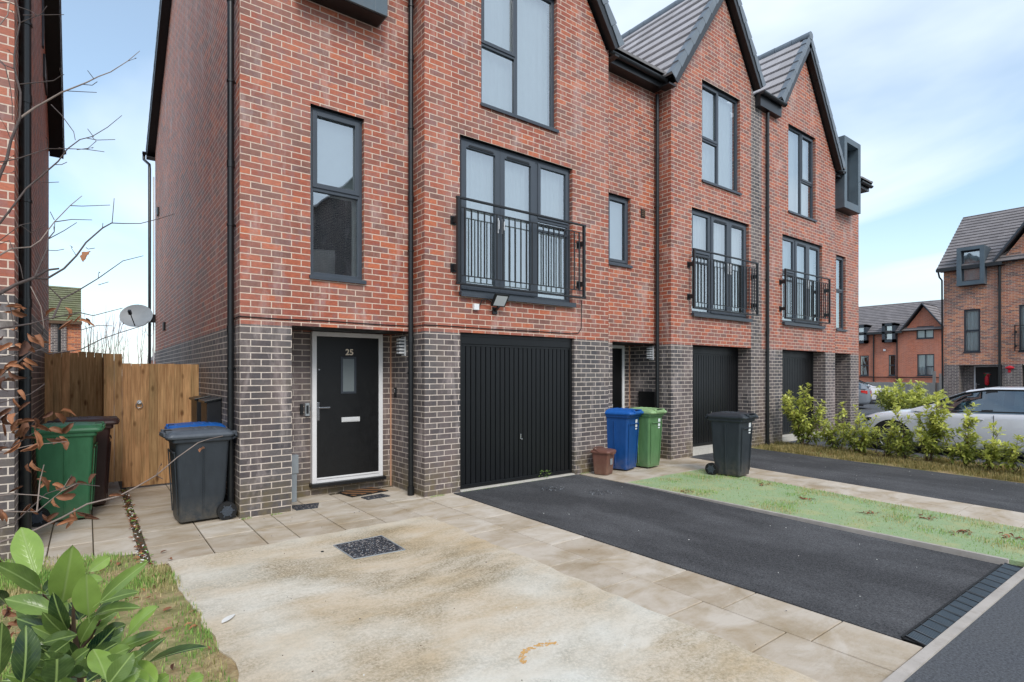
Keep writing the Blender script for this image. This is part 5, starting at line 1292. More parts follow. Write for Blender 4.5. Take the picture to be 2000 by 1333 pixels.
        for y_ in (-.12,-1.02): m.box(min(sg*.888,sg*.915),max(sg*.888,sg*.915),y_-.09,y_+.09,.80,.825,P)
        m.build('door_handle', parent=T, bevel=.005)
    m = MB(); m.box(-.55,.55,-2.19,-2.10,.28,.44,M['car_trim']); m.build('rear_bumper', parent=T, bevel=.02)
    m = MB(); m.box(-.45,.45,2.08,2.17,.30,.46,M['car_trim']); m.build('front_bumper', parent=T, bevel=.02)
    m = MB(); m.box(-.26,.26,-2.185,-2.165,.60,.71,M['plate_yellow']); m.build('number_plate', parent=T)
    return T
c1 = make_car('parked_car', 'white hatchback parked on the drive behind the row of young laurels', 'car_white', (14.50,3.12,-.05), 0)
c2 = make_car('parked_car', 'small distant grey car showing a red tail light beside the far corner of the row', 'car_grey', (28.55,12.4,-.02), R(17))
c3 = make_car('parked_car', 'small distant white car, its bonnet showing between the grey car and far laurel bush', 'car_white', (33.9,13.1,-.02), R(-128))
# ------------------------------------------------------------------ plants
def leaf(mb, tones, base, tip, width, up, mat, bend=.12, fold=.25, tone=None, nl=7, curl=0, shape=1.0, wave=.0, pw=.75):
    base = Vector(base); tip = Vector(tip); d = tip-base; L = d.length; d.normalize(); up = Vector(up)
    r = d.cross(up)
    if r.length < 1e-5: r = d.cross(Vector((1,0,0)))
    r.normalize(); n = r.cross(d).normalized(); rows = []; uvs = []
    cols = (-1,-.5,0,.5,1)
    for i in range(nl+1):
        t_ = i/nl; w_ = width/2*(math.sin(math.pi*(t_**(.78*shape)))**pw if 0 < t_ < 1 else (.03 if t_ == 0 else .01))
        c_ = base + d*(L*t_) + n*(bend*L*(math.sin(math.pi*t_)*.9) - curl*L*t_*t_)
        row = []
        for c in cols:
            wz = wave*width*math.sin(t_*17+c*3)*abs(c)
            row.append(c_ + r*(w_*c*math.cos(fold*abs(c))) + n*(w_*abs(c)*math.sin(fold)*1.0 + wz))
        rows.append(row); uvs.append([(c*w_/(width/2), t_) for c in cols])
    vs = [p for r_ in rows for p in r_]; k_ = len(cols); fs = []; fu = []
    for i in range(nl):
        for j in range(k_-1):
            fs.append((i*k_+j,i*k_+j+1,(i+1)*k_+j+1,(i+1)*k_+j)); fu.append([uvs[i][j],uvs[i][j+1],uvs[i+1][j+1],uvs[i+1][j]])
    mb.mesh(vs, fs, mat, True, fu); t_ = random.random() if tone is None else tone; tones.extend([t_]*len(vs))
def quick_leaf(mb, tones, base, tip, width, up, mat, tone):
    base = Vector(base); tip = Vector(tip); d = tip-base; r = d.cross(Vector(up))
    if r.length < 1e-6: r = d.cross(Vector((1,.3,0)))
    r.normalize(); n = r.cross(d).normalized(); m1 = base + d*.35 + n*d.length*.06; m2 = base + d*.72 + n*d.length*.05
    vs = [base, m1 - r*width*.46 + n*width*.12, m1 + r*width*.46 + n*width*.12, m2 - r*width*.40 + n*width*.1, m2 + r*width*.40 + n*width*.1, tip, m1 , m2]
    mb.mesh(vs, [(0,6,1),(0,2,6),(1,6,7,3),(6,2,4,7),(3,7,5),(7,4,5)], mat, True); tones.extend([tone]*8)

def bush(name, label, x, y, h, spread, stems, leaf_l=.085, cat='shrub', group='young laurels in a row on the planting strip', dens=1.0, mat='hedge_leaf', bare=.10):
    T = thing(name, (x,y,0), label, cat, group); ms = MB(); ml = MB(); tn = []; tw = []
    def shoot(b, e, r0, lev):
        L = (e-b).length; n = 5; pts = [b]
        for i in range(1, n+1):
            t_ = i/n; pts.append(b.lerp(e, t_) + Vector((random.gauss(0,.018*L/.5),random.gauss(0,.018*L/.5), -.10*L*math.sin(math.pi*t_)*(0 if lev == 0 else 1))))
        ms.tube(pts, [r0*(1-.75*i/n) for i in range(n+1)], M['stem_brown'], 5, False)
        cnt = int(L*(55 if lev == 0 else 95)*dens); ph = random.random()*6
        for i in range(cnt):
            t_ = (bare if lev == 0 else .12) + (1-(bare if lev == 0 else .12))*((i+random.random())/cnt)**.8; fi = min(n-.001, t_*n); i0 = int(fi)
            tw.append((pts[i0].lerp(pts[i0+1], fi-i0), (pts[i0+1]-pts[i0]).normalized(), ph+i*2.4, t_))
        # terminal rosette
        for i in range(6): tw.append((pts[-1], (pts[-1]-pts[-2]).normalized(), i*1.05, 1.0))
        if lev == 0:
            for k_ in range(int(random.uniform(4,8)*L/.9+1)):
                t_ = random.uniform(.12,.85); i0 = int(t_*n); q = pts[i0].lerp(pts[i0+1], t_*n-i0); an = random.uniform(0,6.28); ln = random.uniform(.12,.30)*(1.15-.5*t_)*(1.6 if leaf_l > .12 else 1)
                shoot(q, q+Vector((math.cos(an),math.sin(an),random.uniform(.3,1.5))).normalized()*ln, .004, 1)
    for s_ in range(stems):
        a = random.uniform(0, 2*math.pi); rr = spread*math.sqrt(random.random())*1.3; hh = h*(random.uniform(.35,.9) if s_ else 1.0)
        b = Vector((x+random.uniform(-.06,.06), y+random.uniform(-.06,.06), 0)); e = Vector((x+math.cos(a)*rr*(.5 if s_ == 0 else 1), y+math.sin(a)*rr*(.5 if s_ == 0 else 1), hh-leaf_l*.5)); shoot(b, e, .010, 0)
    for P, ax, an, t_ in tw:
        x_ = ax.cross(Vector((0,0,1))) if abs(ax.z) < .95 else Vector((1,0,0)); x_.normalize(); y_ = ax.cross(x_).normalized()
        out = x_*math.cos(an)+y_*math.sin(an); el = lerp(.1,.9,t_**1.5)+random.uniform(-.35,.35); dr = (out + ax*el).normalized()
        L = leaf_l*random.uniform(.55,1.3); base = P + dr*.008; tip = base + dr*L + Vector((0,0,-L*random.uniform(0,.35)))
        if tip.z < .015: continue
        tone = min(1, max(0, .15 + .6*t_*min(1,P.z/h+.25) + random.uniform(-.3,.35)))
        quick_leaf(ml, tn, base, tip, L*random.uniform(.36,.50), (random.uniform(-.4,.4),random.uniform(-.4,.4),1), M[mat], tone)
    ms.build('stem', parent=T); o = ml.build('foliage', parent=T); settone(o, tn); return T
random.seed(21)
rows = [(12.70,5.85,1.42,.36,10,'tallest young laurel, nearest the wall in the row beside the white car'),
        (12.60,5.10,1.04,.22,6,'bushy young laurel, second from the wall in front of the dark garage'),
        (12.40,4.60,1.02,.22,6,'third young laurel from the wall, just before the white car nose'),
        (12.30,4.15,.62,.20,5,'low young laurel in front of the car front wheel arch'),
        (12.30,3.80,1.10,.17,6,'young laurel just right of the white car front wheel'),
        (12.20,3.40,1.30,.19,7,'tall leafy young laurel in front of the windscreen end of the white car'),
        (12.15,3.05,.86,.15,4,'middling young laurel below the car door mirror'),
        (12.10,2.80,1.12,.15,5,'upright young laurel in front of the car front door'),
        (12.00,2.55,.48,.16,3,'short young laurel at the foot of the car front door'),
        (11.95,2.42,.82,.10,3,'slim young laurel standing alone before the car door seam'),
        (11.85,2.15,.66,.06,2,'thin sparse laurel sapling second from the right edge'),
        (11.80,1.93,.78,.12,4,'young laurel cut by the right edge of the picture')]
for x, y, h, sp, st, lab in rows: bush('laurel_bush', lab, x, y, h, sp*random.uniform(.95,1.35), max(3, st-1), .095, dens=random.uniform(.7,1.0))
bush('laurel_bush', 'large round laurel bush by the pale fence, beyond the white car', 24.6, 7.7, 1.40, .85, 14, .15, group=None, dens=.55)
bush('laurel_bush', 'laurel bush close to the brick townhouse, right half of the clump beyond the white car', 23.6, 6.6, 1.36, .7, 11, .15, group=None, dens=.55)
# weed at garage foot
random.seed(5)
T = thing('weed', (5.62,6.50,0), 'small green weed growing at the foot of the near garage door', 'weed'); m = MB(); tn = []
for i in range(34):
    b = Vector((5.62+random.uniform(-.1,.12),6.515+random.uniform(-.03,.01),.02+random.random()*.12)); a = random.uniform(0,6.28); quick_leaf(m, tn, b, b+Vector((math.cos(a)*.035,-abs(math.sin(a))*.03,.02)), .02, (0,0,1), M['grass_fresh'], random.random())
settone(m.build('foliage', parent=T), tn)

# ---- foreground laurel (large leaves), authored leaf by leaf
random.seed(3)
T = thing('cherry_laurel', tuple(at(155,1333,1.25)*1.0)[:2] + (0,), 'large-leaved laurel plant filling the bottom left corner, close to the viewer', 'shrub')
Z0 = 1.22
def px6(x, y): return (x/3.574, 960+y/3.574)
m = MB()
S0 = [px6(520,700),px6(512,850),px6(515,980),px6(545,1120),px6(560,1290),(158,1420),(150,1560)]
pts = [at(u_,v_,Z0+.01*i) for i,(u_,v_) in enumerate(S0)]; g0 = Vector((pts[-1].x-.03, pts[-1].y+.05, 0)); pts.append((pts[-1]+g0)/2); pts.append(g0)
m.tube(pts, [.0025,.0035,.0045,.0055,.0065,.008,.009,.011,.013], M['stem_brown'], 10)
br = [(px6(515,980),px6(300,720),.0),(px6(545,1120),px6(700,900),.02),(px6(560,1290),px6(200,1250),.04),(px6(560,1290),px6(880,1280),.0),(px6(515,980),px6(430,860),-.03)]
for a, b, dz in br: m.tube([at(*a,Z0+.03), at((a[0]+b[0])/2+3,(a[1]+b[1])/2+4,Z0+.03+dz/2), at(*b,Z0+dz)], [.004,.003,.002], M['stem_brown'], 8)
m.build('stem', parent=T)
LV = [ # base, tip, width px, tone, depth base, depth tip
 ((260,600),(150,255),215,.95,1.22,1.26),((285,690),(-20,500),170,.45,1.20,1.10),((430,780),(505,395),250,.9,1.24,1.20),((620,870),(600,585),210,.78,1.17,1.13),
 ((700,770),(1040,485),125,.62,1.15,1.16),((620,560),(770,455),110,.8,1.30,1.34),((640,880),(965,795),120,.22,1.20,1.14),((890,1010),(1080,800),165,.9,1.16,1.14),
 ((450,870),(245,715),110,.10,1.26,1.24),((770,1120),(1100,975),135,.6,1.20,1.16),((160,1330),(185,935),200,.25,1.08,1.10),((-10,1290),(10,915),170,.15,1.10,1.06),
 ((390,1335),(400,1125),240,.12,1.12,1.12),((740,1315),(655,1085),180,.75,1.10,1.14),((760,1345),(930,1125),170,.4,1.08,1.10),((1095,1335),(930,1185),140,.85,1.16,1.20),
 ((540,1000),(290,1060),120,.3,1.22,1.16),((600,1180),(790,955),150,.15,1.24,1.20),((520,620),(710,612),100,.7,1.26,1.24),((440,965),(300,890),110,.85,1.28,1.30),
 ((560,900),(485,770),120,.05,1.30,1.32),((520,1010),(700,900),130,.2,1.26,1.30),((480,1050),(330,1160),130,.3,1.18,1.10),((620,1280),(500,1180),140,.2,1.2,1.18),
 ((860,1280),(1040,1330),140,.8,1.18,1.14),((300,720),(400,600),100,.12,1.30,1.33),((560,1150),(470,1290),150,.2,1.22,1.14),((250,1330),(90,1240),150,.25,1.16,1.1),
 ((930,1060),(1060,1010),110,.5,1.22,1.2),((700,1010),(880,930),120,.28,1.26,1.28),((330,1330),(250,1200),130,.1,1.22,1.24),((1100,1340),(1180,1280),110,.8,1.2,1.2),((1300,1345),(1420,1290),120,.75,1.22,1.22),
 ((610,1330),(690,1270),120,.15,1.05,1.08),((690,1260),(860,1150),140,.3,1.14,1.12),((640,1160),(810,1060),120,.1,1.2,1.2),((720,1180),(900,1090),130,.5,1.18,1.17),((860,1220),(1010,1120),120,.35,1.16,1.17),((300,1180),(150,1120),130,.2,1.2,1.18),((430,1250),(320,1130),150,.18,1.14,1.1),((560,1080),(640,930),110,.12,1.26,1.27),((240,900),(120,820),110,.3,1.3,1.28),((820,1330),(980,1250),150,.55,1.1,1.12),((500,1200),(620,1100),120,.3,1.15,1.14),((40,780),(-60,700),120,.1,1.3,1.25),((500,820),(640,760),110,.25,1.3,1.3)]
m = MB(); tn = []
for (a, b, w_, tone, za, zb) in LV:
    A_ = at(*px6(*a), za); B_ = at(*px6(*b), zb); ww = w_/3.574/1081.97*(za+zb)/2*1.05
    view = ((A_+B_)/2 - Vector((0,0,EYE))).normalized(); up = (-view + Vector((random.uniform(-.35,.35), random.uniform(-.2,.2), random.uniform(.05,.65)))).normalized()
    leaf(m, tn, A_, B_, ww*.80, up, M['laurel_leaf'], bend=random.uniform(-.02,.07), fold=random.uniform(.15,.4), tone=min(1,max(0,tone+random.uniform(-.18,.08))), nl=12, curl=random.uniform(-.02,.10), shape=random.uniform(1.15,1.45), wave=.03, pw=.7)
    P_ = A_ - (B_-A_).normalized()*.018
    st = len(m.v); m.tube([P_, A_+(B_-A_)*.06], [.0016,.0012], M['laurel_leaf'], 5, False); tn.extend([.9]*(len(m.v)-st))
for i in range(44):
    k_ = random.uniform(.8,4.8); i0 = int(k_); P_ = pts[i0].lerp(pts[i0+1], k_-i0); a = random.uniform(0,6.28); L = random.uniform(.07,.125)
    b = P_ + Vector((math.cos(a), math.sin(a)*.8+.25, .1))*random.uniform(.01,.05); d_ = Vector((math.cos(a), math.sin(a)*.7+.35, random.uniform(.0,.9))).normalized()
    leaf(m, tn, b, b+d_*L, L*random.uniform(.30,.42), (random.uniform(-.4,.4),-.8,random.uniform(.2,1)), M['laurel_leaf'], .05, .35, random.uniform(0,.6), 8, random.uniform(0,.15), 1.3, .03)
# lower foliage down to the ground
for i in range(110):
    h = random.uniform(.05,.95); a = random.uniform(0,6.28); c_ = g0.lerp(pts[4], h/1.05); c_.z = h
    L = random.uniform(.09,.14); b = c_ + Vector((math.cos(a),math.sin(a),.2))*random.uniform(.03,.16); e = b + Vector((math.cos(a),math.sin(a),random.uniform(.0,.8))).normalized()*L
    leaf(m, tn, b, e, L*.38, (random.uniform(-.3,.3),random.uniform(-.3,.3),1), M['laurel_leaf'], .04, .3, random.uniform(0,.6), 6, .05)
settone(m.build('foliage', parent=T), tn)

# ---- beech with bare twigs and curled dead leaves
random.seed(11)
T = thing('beech_sapling', (-1.0,2.3,0), 'bare beech branches with curled brown leaves reaching in from the left edge', 'tree')
m = MB(); trunk = [Vector((-1.0,2.3,0)),Vector((-1.02,2.32,.6)),Vector((-.98,2.36,1.3)),Vector((-.95,2.4,2.2)),Vector((-1.0,2.45,3.2)),Vector((-.95,2.5,3.9))]
m.tube(trunk, [.03,.026,.022,.018,.012,.006], M['twig_bark'], 10)
ml = MB(); tn = []
def twig(P, z0, z1, r0, r1=.0011, conn=True, mat='twig_bark'):
    """polyline in photo pixels of the reference, depth z0 -> z1; joined back to the trunk"""
    n = len(P); pts = []
    for i, (u_, v_) in enumerate(P):
        t_ = i/(n-1); pts.append(at(u_, v_, lerp(z0, z1, t_)))
    # subdivide with jitter
    out = [pts[0]]
    for a, b in zip(pts[:-1], pts[1:]):
        k_ = max(1, int((b-a).length/.05))
        for j in range(1, k_+1):
            q = a.lerp(b, j/k_)
            if j < k_: q = q + Vector((random.uniform(-1,1),random.uniform(-1,1),random.uniform(-1,1)))*.0034
            out.append(q)
    if conn:
        zt = out[0].z - .25; k_ = max(0, min(4, int(zt/.8))); tp = trunk[k_].lerp(trunk[k_+1], .3)
        mid = (tp + out[0])/2 + Vector((0,0,.02)); out = [tp, mid] + out
    N_ = len(out); m.tube(out, [lerp(r0*1.15, r1, (i/(N_-1))**.8) for i in range(N_)], M[mat], 6)
    # buds and short spurs
    for i in range(3, N_-1, 2):
        if random.random() < .32:
            a = out[i]; d = (out[i]-out[i-1]).normalized(); sd_ = Vector((random.uniform(-1,1),random.uniform(-1,1),random.uniform(-.3,1))).normalized(); e = a + (d*.6+sd_*.6).normalized()*random.uniform(.012,.045)
            m.tube([a, e], [.0011,.0007], M[mat], 4, False); m.tube([e, e+d*.004, e+(e-a).normalized()*.011], [.0009,.0019,.0003], M['twig_bark'], 5, False)
    return out
zA = 2.05
twig([(-12,385),(0,342),(13,312),(21,276),(39,231),(40,180),(28,135),(31,84),(39,45),(30,-8)], 1.95, 2.1, .0055, .002)
twig([(39,231),(69,210),(120,181),(168,162),(192,150),(216,141),(249,120),(273,100)], 2.02, 2.25, .0035, conn=False, mat='twig_pale')
twig([(129,178),(168,180),(189,181)], 2.1, 2.12, .0012, conn=False); twig([(183,154),(171,138)], 2.13, 2.1, .0012, conn=False); twig([(160,165),(180,167),(190,160)], 2.12, 2.1, .0012, conn=False)
twig([(39,165),(69,162),(105,158),(120,148),(125,146)], 2.02, 2.0, .0018, conn=False); twig([(28,135),(10,128),(-6,112)], 2.03, 2.1, .002, conn=False)
twig([(-15,455),(28,400),(51,369),(90,336),(132,291),(156,273),(180,267),(210,249),(238,226)], 1.9, 2.2, .0042)
twig([(100,205),(120,225),(144,258),(147,274)], 2.1, 2.05, .0016, conn=False); twig([(168,270),(190,274),(225,273)], 2.08, 2.12, .0013, conn=False); twig([(183,268),(171,252)], 2.1, 2.1, .0011, conn=False); twig([(180,268),(188,276),(172,290),(150,293)], 2.09, 2.05, .0011, conn=False)
twig([(-10,318),(12,315),(39,309),(93,291),(135,291),(168,292),(204,297)], 1.95, 2.1, .0025); twig([(93,291),(92,272),(90,268)], 2.02, 2.0, .0013, conn=False)
twig([(105,322),(120,322),(131,317)], 2.0, 2.02, .0013, conn=False); twig([(75,355),(95,357),(115,356)], 1.98, 2.0, .0012, conn=False)
twig([(-15,577),(0,573),(31,556),(67,543),(91,528),(115,525)], 1.7, 1.85, .0075, .0035)
twig([(67,544),(91,545),(125,525),(168,474),(200,446),(218,436),(240,437),(274,437),(341,418)], 1.8, 2.2, .0035, conn=False); twig([(219,436),(222,400),(223,388)], 2.0, 2.05, .0014, conn=False); twig([(200,446),(201,436)], 2.0, 2.0, .0012, conn=False)
twig([(168,484),(172,487),(185,485)], 1.95, 1.95, .0012, conn=False)
twig([(-12,503),(0,498),(22,486),(60,483),(79,470),(106,434),(137,402),(160,383)], 1.8, 2.1, .0038, mat='twig_pale'); twig([(106,434),(140,429),(180,430)], 1.95, 2.0, .0016, conn=False); twig([(137,402),(160,403),(215,401)], 2.0, 2.05, .0014, conn=False); twig([(95,467),(125,451),(150,435)], 1.9, 1.95, .0015, conn=False); twig([(106,430),(98,414)], 1.95, 1.95, .0011, conn=False)
twig([(68,541),(91,489),(94,467),(106,453),(107,436)], 1.78, 1.9, .0026, conn=False); twig([(91,489),(110,490),(125,487)], 1.85, 1.9, .0012, conn=False); twig([(0,470),(40,440),(60,455),(88,440)], 1.85, 1.9, .0016)
twig([(-15,648),(0,642),(60,633),(103,621),(156,611),(182,617),(240,602)], 1.6, 1.9, .0045); twig([(103,623),(120,585),(149,570),(192,544),(240,510),(280,500)], 1.72, 1.95, .0028, conn=False); twig([(120,585),(100,565),(78,548)], 1.74, 1.7, .002, conn=False); twig([(192,557),(212,551)], 1.8, 1.82, .0011, conn=False)
twig([(60,690),(77,684),(96,692),(158,683),(200,662),(235,650),(283,635),(290,628)], 1.6, 1.95, .0026); twig([(158,645),(190,636),(220,637)], 1.8, 1.85, .0012, conn=False); twig([(-10,700),(40,690),(77,684),(108,667)], 1.6, 1.7, .002)
twig([(-15,1075),(0,1060),(70,1035),(170,985),(231,970),(305,929),(387,865),(408,858),(435,852)], 1.35, 1.9, .0034, mat='twig_pale'); twig([(305,929),(318,936)], 1.7, 1.7, .0011, conn=False)
twig([(-10,905),(0,885),(60,870),(130,863)], 1.5, 1.55, .0022, mat='twig_pale'); twig([(-10,1000),(20,1000),(72,1000),(120,960),(150,945)], 1.4, 1.5, .0022, mat='twig_pale')
twig([(72,1000),(76,960),(78,940),(86,908)], 1.42, 1.45, .0018, conn=False, mat='twig_pale'); twig([(-10,970),(25,965),(75,968),(95,975)], 1.42, 1.45, .0018, mat='twig_pale')
twig([(-10,790),(20,782),(60,770),(88,750)], 1.5, 1.6, .002); twig([(-10,880),(25,872),(60,850),(88,835)], 1.45, 1.5, .0022); twig([(-10,1035),(30,1020),(90,965),(148,945),(195,950)], 1.4, 1.5, .0018)
twig([(-10,60),(15,30),(20,-5)], 1.9, 1.95, .004, mat='twig_pale'); twig([(-10,112),(10,130),(20,170),(24,235)], 2.0, 2.0, .0018); twig([(0,230),(12,250),(20,270)], 1.95, 1.95, .0015); twig([(39,45),(80,28),(92,12)], 2.05, 2.05, .0014, conn=False); twig([(45,30),(70,30),(125,29)], 2.05, 2.1, .0013, conn=False); twig([(20,6),(40,15),(60,22),(75,32)], 2.0, 2.0, .0014)
twig([(-8,545),(20,600),(28,640),(35,700)], 1.6, 1.6, .0014); twig([(60,560),(80,600),(86,640),(82,655)], 1.7, 1.7, .0014, conn=False, mat='twig_pale'); twig([(-8,480),(18,470),(40,520),(45,545)], 1.75, 1.75, .0012)
br_ = m.build('branch', parent=T)
CL = [(7,590,3),(20,600,3),(40,605,2),(60,652,3),(20,672,4),(45,700,5),(10,742,3),(25,800,4),(55,785,2),(112,800,3),(118,850,3),(60,838,5),(85,855,4),(40,835,4),(15,870,2),(140,828,2),(62,905,3),(72,930,3),(52,945,2),(105,945,3),(150,940,3),(110,972,2),(140,995,4),(215,972,1),(60,990,3),(10,1000,4),(160,1012,2),(393,872,1),(163,620,2),(148,628,2),(120,608,2),(5,1075,2),(8,920,2),(35,860,3),(5,830,2),(95,838,3),(30,770,3),(70,815,3),(12,690,2),(190,930,1),(85,1000,2),(120,1010,1),(10,1190,4),(40,1205,4),(62,1180,3),(22,1225,4),(80,1270,2),(350,1180,0),(5,650,2),(178,489,1),(18,720,4),(50,670,3),(30,640,2),(45,815,3)]
for u_, v_, n in CL:
    zc = 1.5 + .15*math.sin(u_*.7+v_*.03) + (.15 if v_ < 650 else 0)
    if u_ > 380: zc = 1.85
    for i in range(n if u_ > 100 else int(n*.8)):
        a = random.uniform(0,6.28); c0 = at(u_+random.uniform(-9,9), v_+random.uniform(-9,9), zc+random.uniform(-.03,.03)); L = random.uniform(.028,.050)
        dr = Vector((math.cos(a),math.sin(a)*.5,-abs(random.gauss(.5,.6)))).normalized()
        leaf(ml, tn, c0, c0+dr*L, L*random.uniform(.40,.62), (random.uniform(-1,1),-1,random.uniform(-.5,1)), M['beech_dead'], bend=random.uniform(.05,.3), fold=random.uniform(.6,1.35), nl=9, pw=.55, curl=random.uniform(-.35,.45), wave=.10, tone=random.random()**1.4)
o = ml.build('dead_leaves', parent=T); settone(o, tn)

# ---- bare distant trees behind the fence
T = thing('bare_tree', (1.0,34,0), 'faint bare tree far behind the timber fence', 'tree'); m = MB(); random.seed(2)
for i in range(46):
    x = random.uniform(-.6,3.0); b = Vector((x,34+random.uniform(-.5,.5),0)); h = random.uniform(3.2,5.0); p_ = [b]
    for j in range(5): p_.append(p_[-1]+Vector((random.uniform(-.12,.16),random.uniform(-.1,.1),h/5)))
    m.tube(p_, [.03,.024,.018,.013,.009,.004], M['twig_pale'], 4)
    for q in p_[2:5]:
        e = q+Vector((random.uniform(-.5,.5),0,random.uniform(.3,.7))); m.tube([q,e],[.008,.003],M['twig_pale'],3,False)
m.build('branch', parent=T)
T = thing('far_shed', (2.55,27,0), 'brown shed roof peeping above the gate, far off', 'shed'); m = MB(); m.hexa([(2.15,27,2.2),(3.6,27,2.2),(3.6,29,2.2),(2.15,29,2.2),(2.45,27,2.62),(3.6,27,2.62),(3.6,29,2.62),(2.45,29,2.62)], M['roof_tile_far']); m.build('roof', parent=T); m = MB(); m.box(2.2,3.6,27.05,29,-.05,2.2,M['brick_orange']); m.build('wall', parent=T)

# ---- grass
random.seed(9)
def inpoly(x, y, P):
    c_ = False; j = len(P)-1
    for i in range(len(P)):
        if ((P[i][1] > y) != (P[j][1] > y)) and (x < (P[j][0]-P[i][0])*(y-P[i][1])/(P[j][1]-P[i][1])+P[i][0]): c_ = not c_
        j = i
    return c_
def blades(name, poly, n, hmin, hmax, mats, dens, wd=.0035, lean=.6):
    m = MB(); tn = []; xs_ = [p[0] for p in poly]; ys_ = [p[1] for p in poly]; vs = []; k_ = 0; tries = 0
    store = {mt: ([], [], []) for mt in mats}
    while k_ < n and tries < n*20:
        tries += 1; x = random.uniform(min(xs_),max(xs_)); y = random.uniform(min(ys_),max(ys_))
        if not inpoly(x,y,poly): continue
        d_ = dens(x,y)
        if random.random() > d_: continue
        k_ += 1; a = random.uniform(0,6.28); h = random.uniform(hmin,hmax)*(.5+.5*d_); l = lean*h*random.random(); w_ = wd*random.uniform(.6,1.3)
        dx_, dy_ = math.cos(a), math.sin(a); b = Vector((x,y,-.004)); r = Vector((-dy_,dx_,0))*w_; mid = b+Vector((dx_*l*.35,dy_*l*.35,h*.6)); tip = b+Vector((dx_*l,dy_*l,h*(.95 if l < h*.4 else .7)))
        pg = noise.noise(Vector((x*3,y*3,1))); mt = mats[0] if (pg+random.uniform(-.3,.3) > (-.14 if name == 'grass' and x < 2 else -.02)) else mats[1]
        V_, F_, T_ = store[mt]; s0 = len(V_); V_.extend([b-r,b+r,mid+r*.7,mid-r*.7,tip]); F_.extend([(s0,s0+1,s0+2,s0+3),(s0+3,s0+2,s0+4)]); T_.extend([random.random()]*5)
    for mt in mats:
        V_, F_, T_ = store[mt]
        if V_: m.mesh(V_, F_, M[mt]); tn.extend(T_)
    o = m.build(name); settone(o, tn); return o
VP = [(-1.6,5.9),(-1.4,1.2),(.2,1.7),(.64,2.4),(.62,3.3),(.62,4.6),(.55,5.5),(.36,6.05),(-.55,6.6),(-1.6,6.6)]
o = blades('grass', VP, 40000, .015, .075, ('grass_fresh','grass_blade'), lambda x,y: max(.12, min(1, .6+1.3*noise.noise(Vector((x*1.6,y*1.6,4))))), .003)
tag(o, 'patchy green and straw grass verge behind the laurel, left of the concrete', 'grass', kind='stuff')
TP = [(6.46,5.5),(8.35,5.5),(8.3,5.1),(7.84,1.3),(7.8,1.1),(6.46,1.12)]
o = blades('grass', TP, 11000, .010, .06, ('grass_blade','grass_fresh'), lambda x,y: max(.05, min(1, .2+2.2*max(0,noise.noise(Vector((x*1.9,y*1.9,14)))) + (.45 if x > 8.0-.13*(5-y) else 0))), .003)
tag(o, 'tufts of dry and green grass growing through the pale green turf', 'grass', kind='stuff')
PP = [(11.62,6.5),(13.1,6.5),(12.75,1.0),(11.05,1.02)]
o = blades('grass', PP, 24000, .02, .13, ('grass_blade','grass_blade'), lambda x,y: max(.25, min(1, .6+1.2*noise.noise(Vector((x*2,y*2,24))))), .0045)
tag(o, 'dry straw-coloured grass under the row of young laurels', 'grass', kind='stuff')
m = MB(); ar = [(1.96,2.44),(1.985,2.50),(2.05,2.545),(2.14,2.555),(2.22,2.53),(2.27,2.50)]
for i in range(len(ar)-1):
    a = Vector(ar[i]+(0,)); b = Vector(ar[i+1]+(0,)); nn = Vector((-(b-a).y,(b-a).x,0)).normalized()
    for k_ in range(26):
        q = a.lerp(b, random.random()) + nn*random.gauss(0,.010); r = random.uniform(.003,.010); m.mesh([(q.x+r*math.cos(j*1.05)*random.uniform(.6,1.2), q.y+r*math.sin(j*1.05)*random.uniform(.6,1.2), .0052+random.random()*.0004) for j in range(6)], [(0,1,2,3,4,5)], M['rust_mark'])
tag(m.build('rust_mark', origin=(2.1,2.5,0)), 'curved orange rust mark on the concrete near the bottom centre', 'stain', kind='stuff')
# litter: leaves and debris
def scatter(name, label, cat, spots, mats, size, kind='stuff'):
    m = MB(); tn = []
    for x, y in spots:
        a = random.uniform(0,6.28); L = size*random.uniform(.6,1.4); b = Vector((x,y,.008)); e = b+Vector((math.cos(a)*L,math.sin(a)*L,random.uniform(0,.35)*L))
        leaf(m, tn, b, e, L*.5, (random.uniform(-.4,.4),random.uniform(-.4,.4),1), M[random.choice(mats)], random.uniform(0,.2), random.uniform(.2,.9), nl=4)
    o = m.build(name); settone(o, tn); tag(o, label, cat, kind=kind)
sp = [(lerp(.37,.45,random.random())+.0*i, random.uniform(5.6,9.5)) for i in range(340)]
scatter('leaf_litter', 'brown leaves and grit filling the gap between the two pavings left of the black bin', 'leaf litter', sp, ['beech_dead','beech_dead','litter_leaf','grass_fresh','litter_pale'], .035)
sp = [(random.uniform(-1.0,.6), random.uniform(2.4,6.0)) for i in range(150)]
scatter('leaf_litter', 'curled brown leaves lying in the grass verge left of the concrete', 'leaf litter', sp, ['beech_dead'], .05)
sp = []
for cx, cy in ((7.4,3.4),(7.25,2.6),(7.55,2.1),(7.1,1.7),(6.55,4.6),(7.9,4.2),(7.3,1.35)): sp += [(random.gauss(cx,.08),random.gauss(cy,.05)) for _ in range(14)]
scatter('leaf_litter', 'small heaps of brown leaves on the pale green turf', 'leaf litter', sp, ['beech_dead','litter_leaf'], .045)
sp = [(random.gauss(11.75,.12),random.gauss(2.35,.09)) for _ in range(50)] + [(random.uniform(11.7,12.9),random.uniform(1,6)) for _ in range(160)]
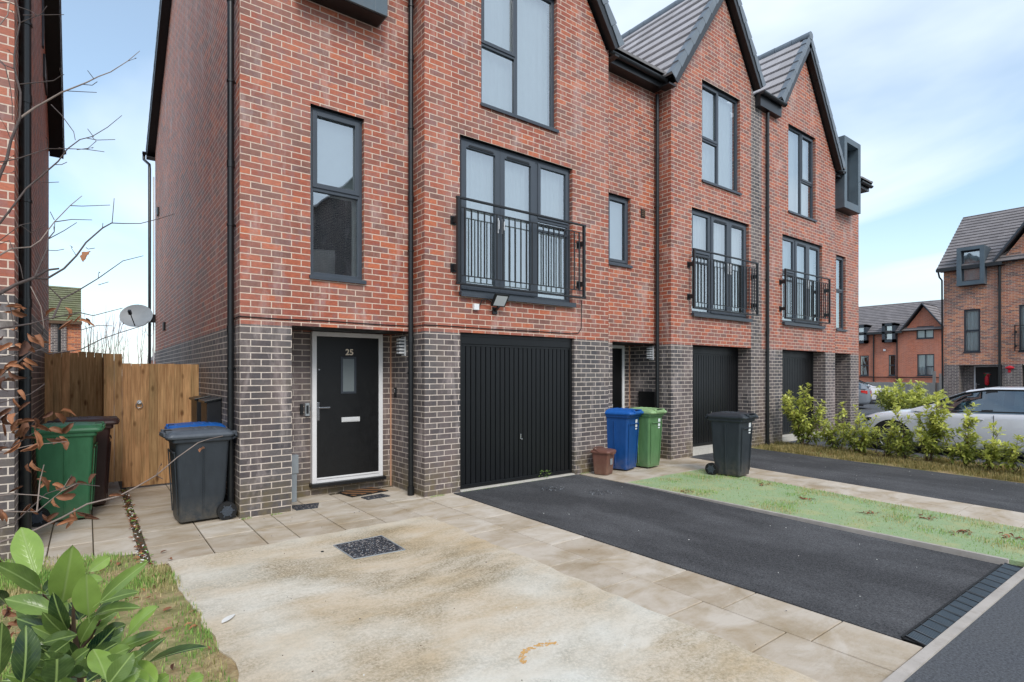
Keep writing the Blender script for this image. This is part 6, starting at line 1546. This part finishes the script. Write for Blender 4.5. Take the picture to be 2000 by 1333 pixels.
scatter('leaf_litter', 'brown leaves under the young laurels by the far driveway', 'leaf litter', sp, ['beech_dead','litter_leaf'], .06)
m = MB(); tn = []
for i in range(260):
    x, y = random.choice([(random.uniform(4.1,6.2),random.uniform(1.5,6.3)),(random.uniform(.8,3.9),random.uniform(1.6,7)),(random.uniform(9.4,11.2),random.uniform(1,6))]); r = random.uniform(.002,.009)*random.random()**.5; a = random.uniform(0,3); mt_ = M['litter_pale'] if (random.random() < .3 or x > 4.05) else random.choice([M['stem_brown'],M['frame_grey'],M['joint_dirt']])
    if x > 4.05 and random.random() < .75: continue
    m.hexa([(x-r*math.cos(a),y-r*math.sin(a),.004),(x+r*.4,y-r*.3,.004),(x+r*math.cos(a),y+r*math.sin(a),.004),(x-r*.4,y+r*.5,.004),(x-r*math.cos(a),y-r*math.sin(a),.008),(x+r*.4,y-r*.3,.009),(x+r*math.cos(a),y+r*math.sin(a),.009),(x-r*.4,y+r*.5,.008)], mt_)
o = m.build('litter_specks'); tag(o, 'tiny pale specks of grit and petals scattered over tarmac and concrete', 'litter', kind='stuff')
m = MB(); leaf(m, [], Vector((.70,4.02,.012)), Vector((.80,4.12,.014)), .05, (0,0,1), M['litter_pale'], .02, .1, nl=5); tag(m.build('pale_leaf', origin=(.7,4.02,0)), 'single pale leaf lying on the left edge of the concrete', 'leaf')
# moss and tufts at wall feet
m = MB(); tn = []
for i in range(900):
    w_ = random.choice([(1.38,1.95,6.80),(3.56,4.1,6.495),(4.12,6.27,6.485),(6.3,7.05,6.50)]); x = random.uniform(w_[0],w_[1]); y = w_[2]-abs(random.gauss(0,.012))
    if noise.noise(Vector((x*6,y,3))) < .0: continue
    h = random.uniform(.006,.03); a = random.uniform(0,6.28); r = .002; m.mesh([(x-r,y,0),(x+r,y,0),(x+math.cos(a)*h*.5,y+math.sin(a)*h*.5-.004,h)], [(0,1,2)], M['grass_fresh']); tn += [random.random()]*3
o = m.build('wall_foot_moss'); settone(o, tn); tag(o, 'thin line of moss and seedlings at the foot of the brick piers', 'moss', kind='stuff')
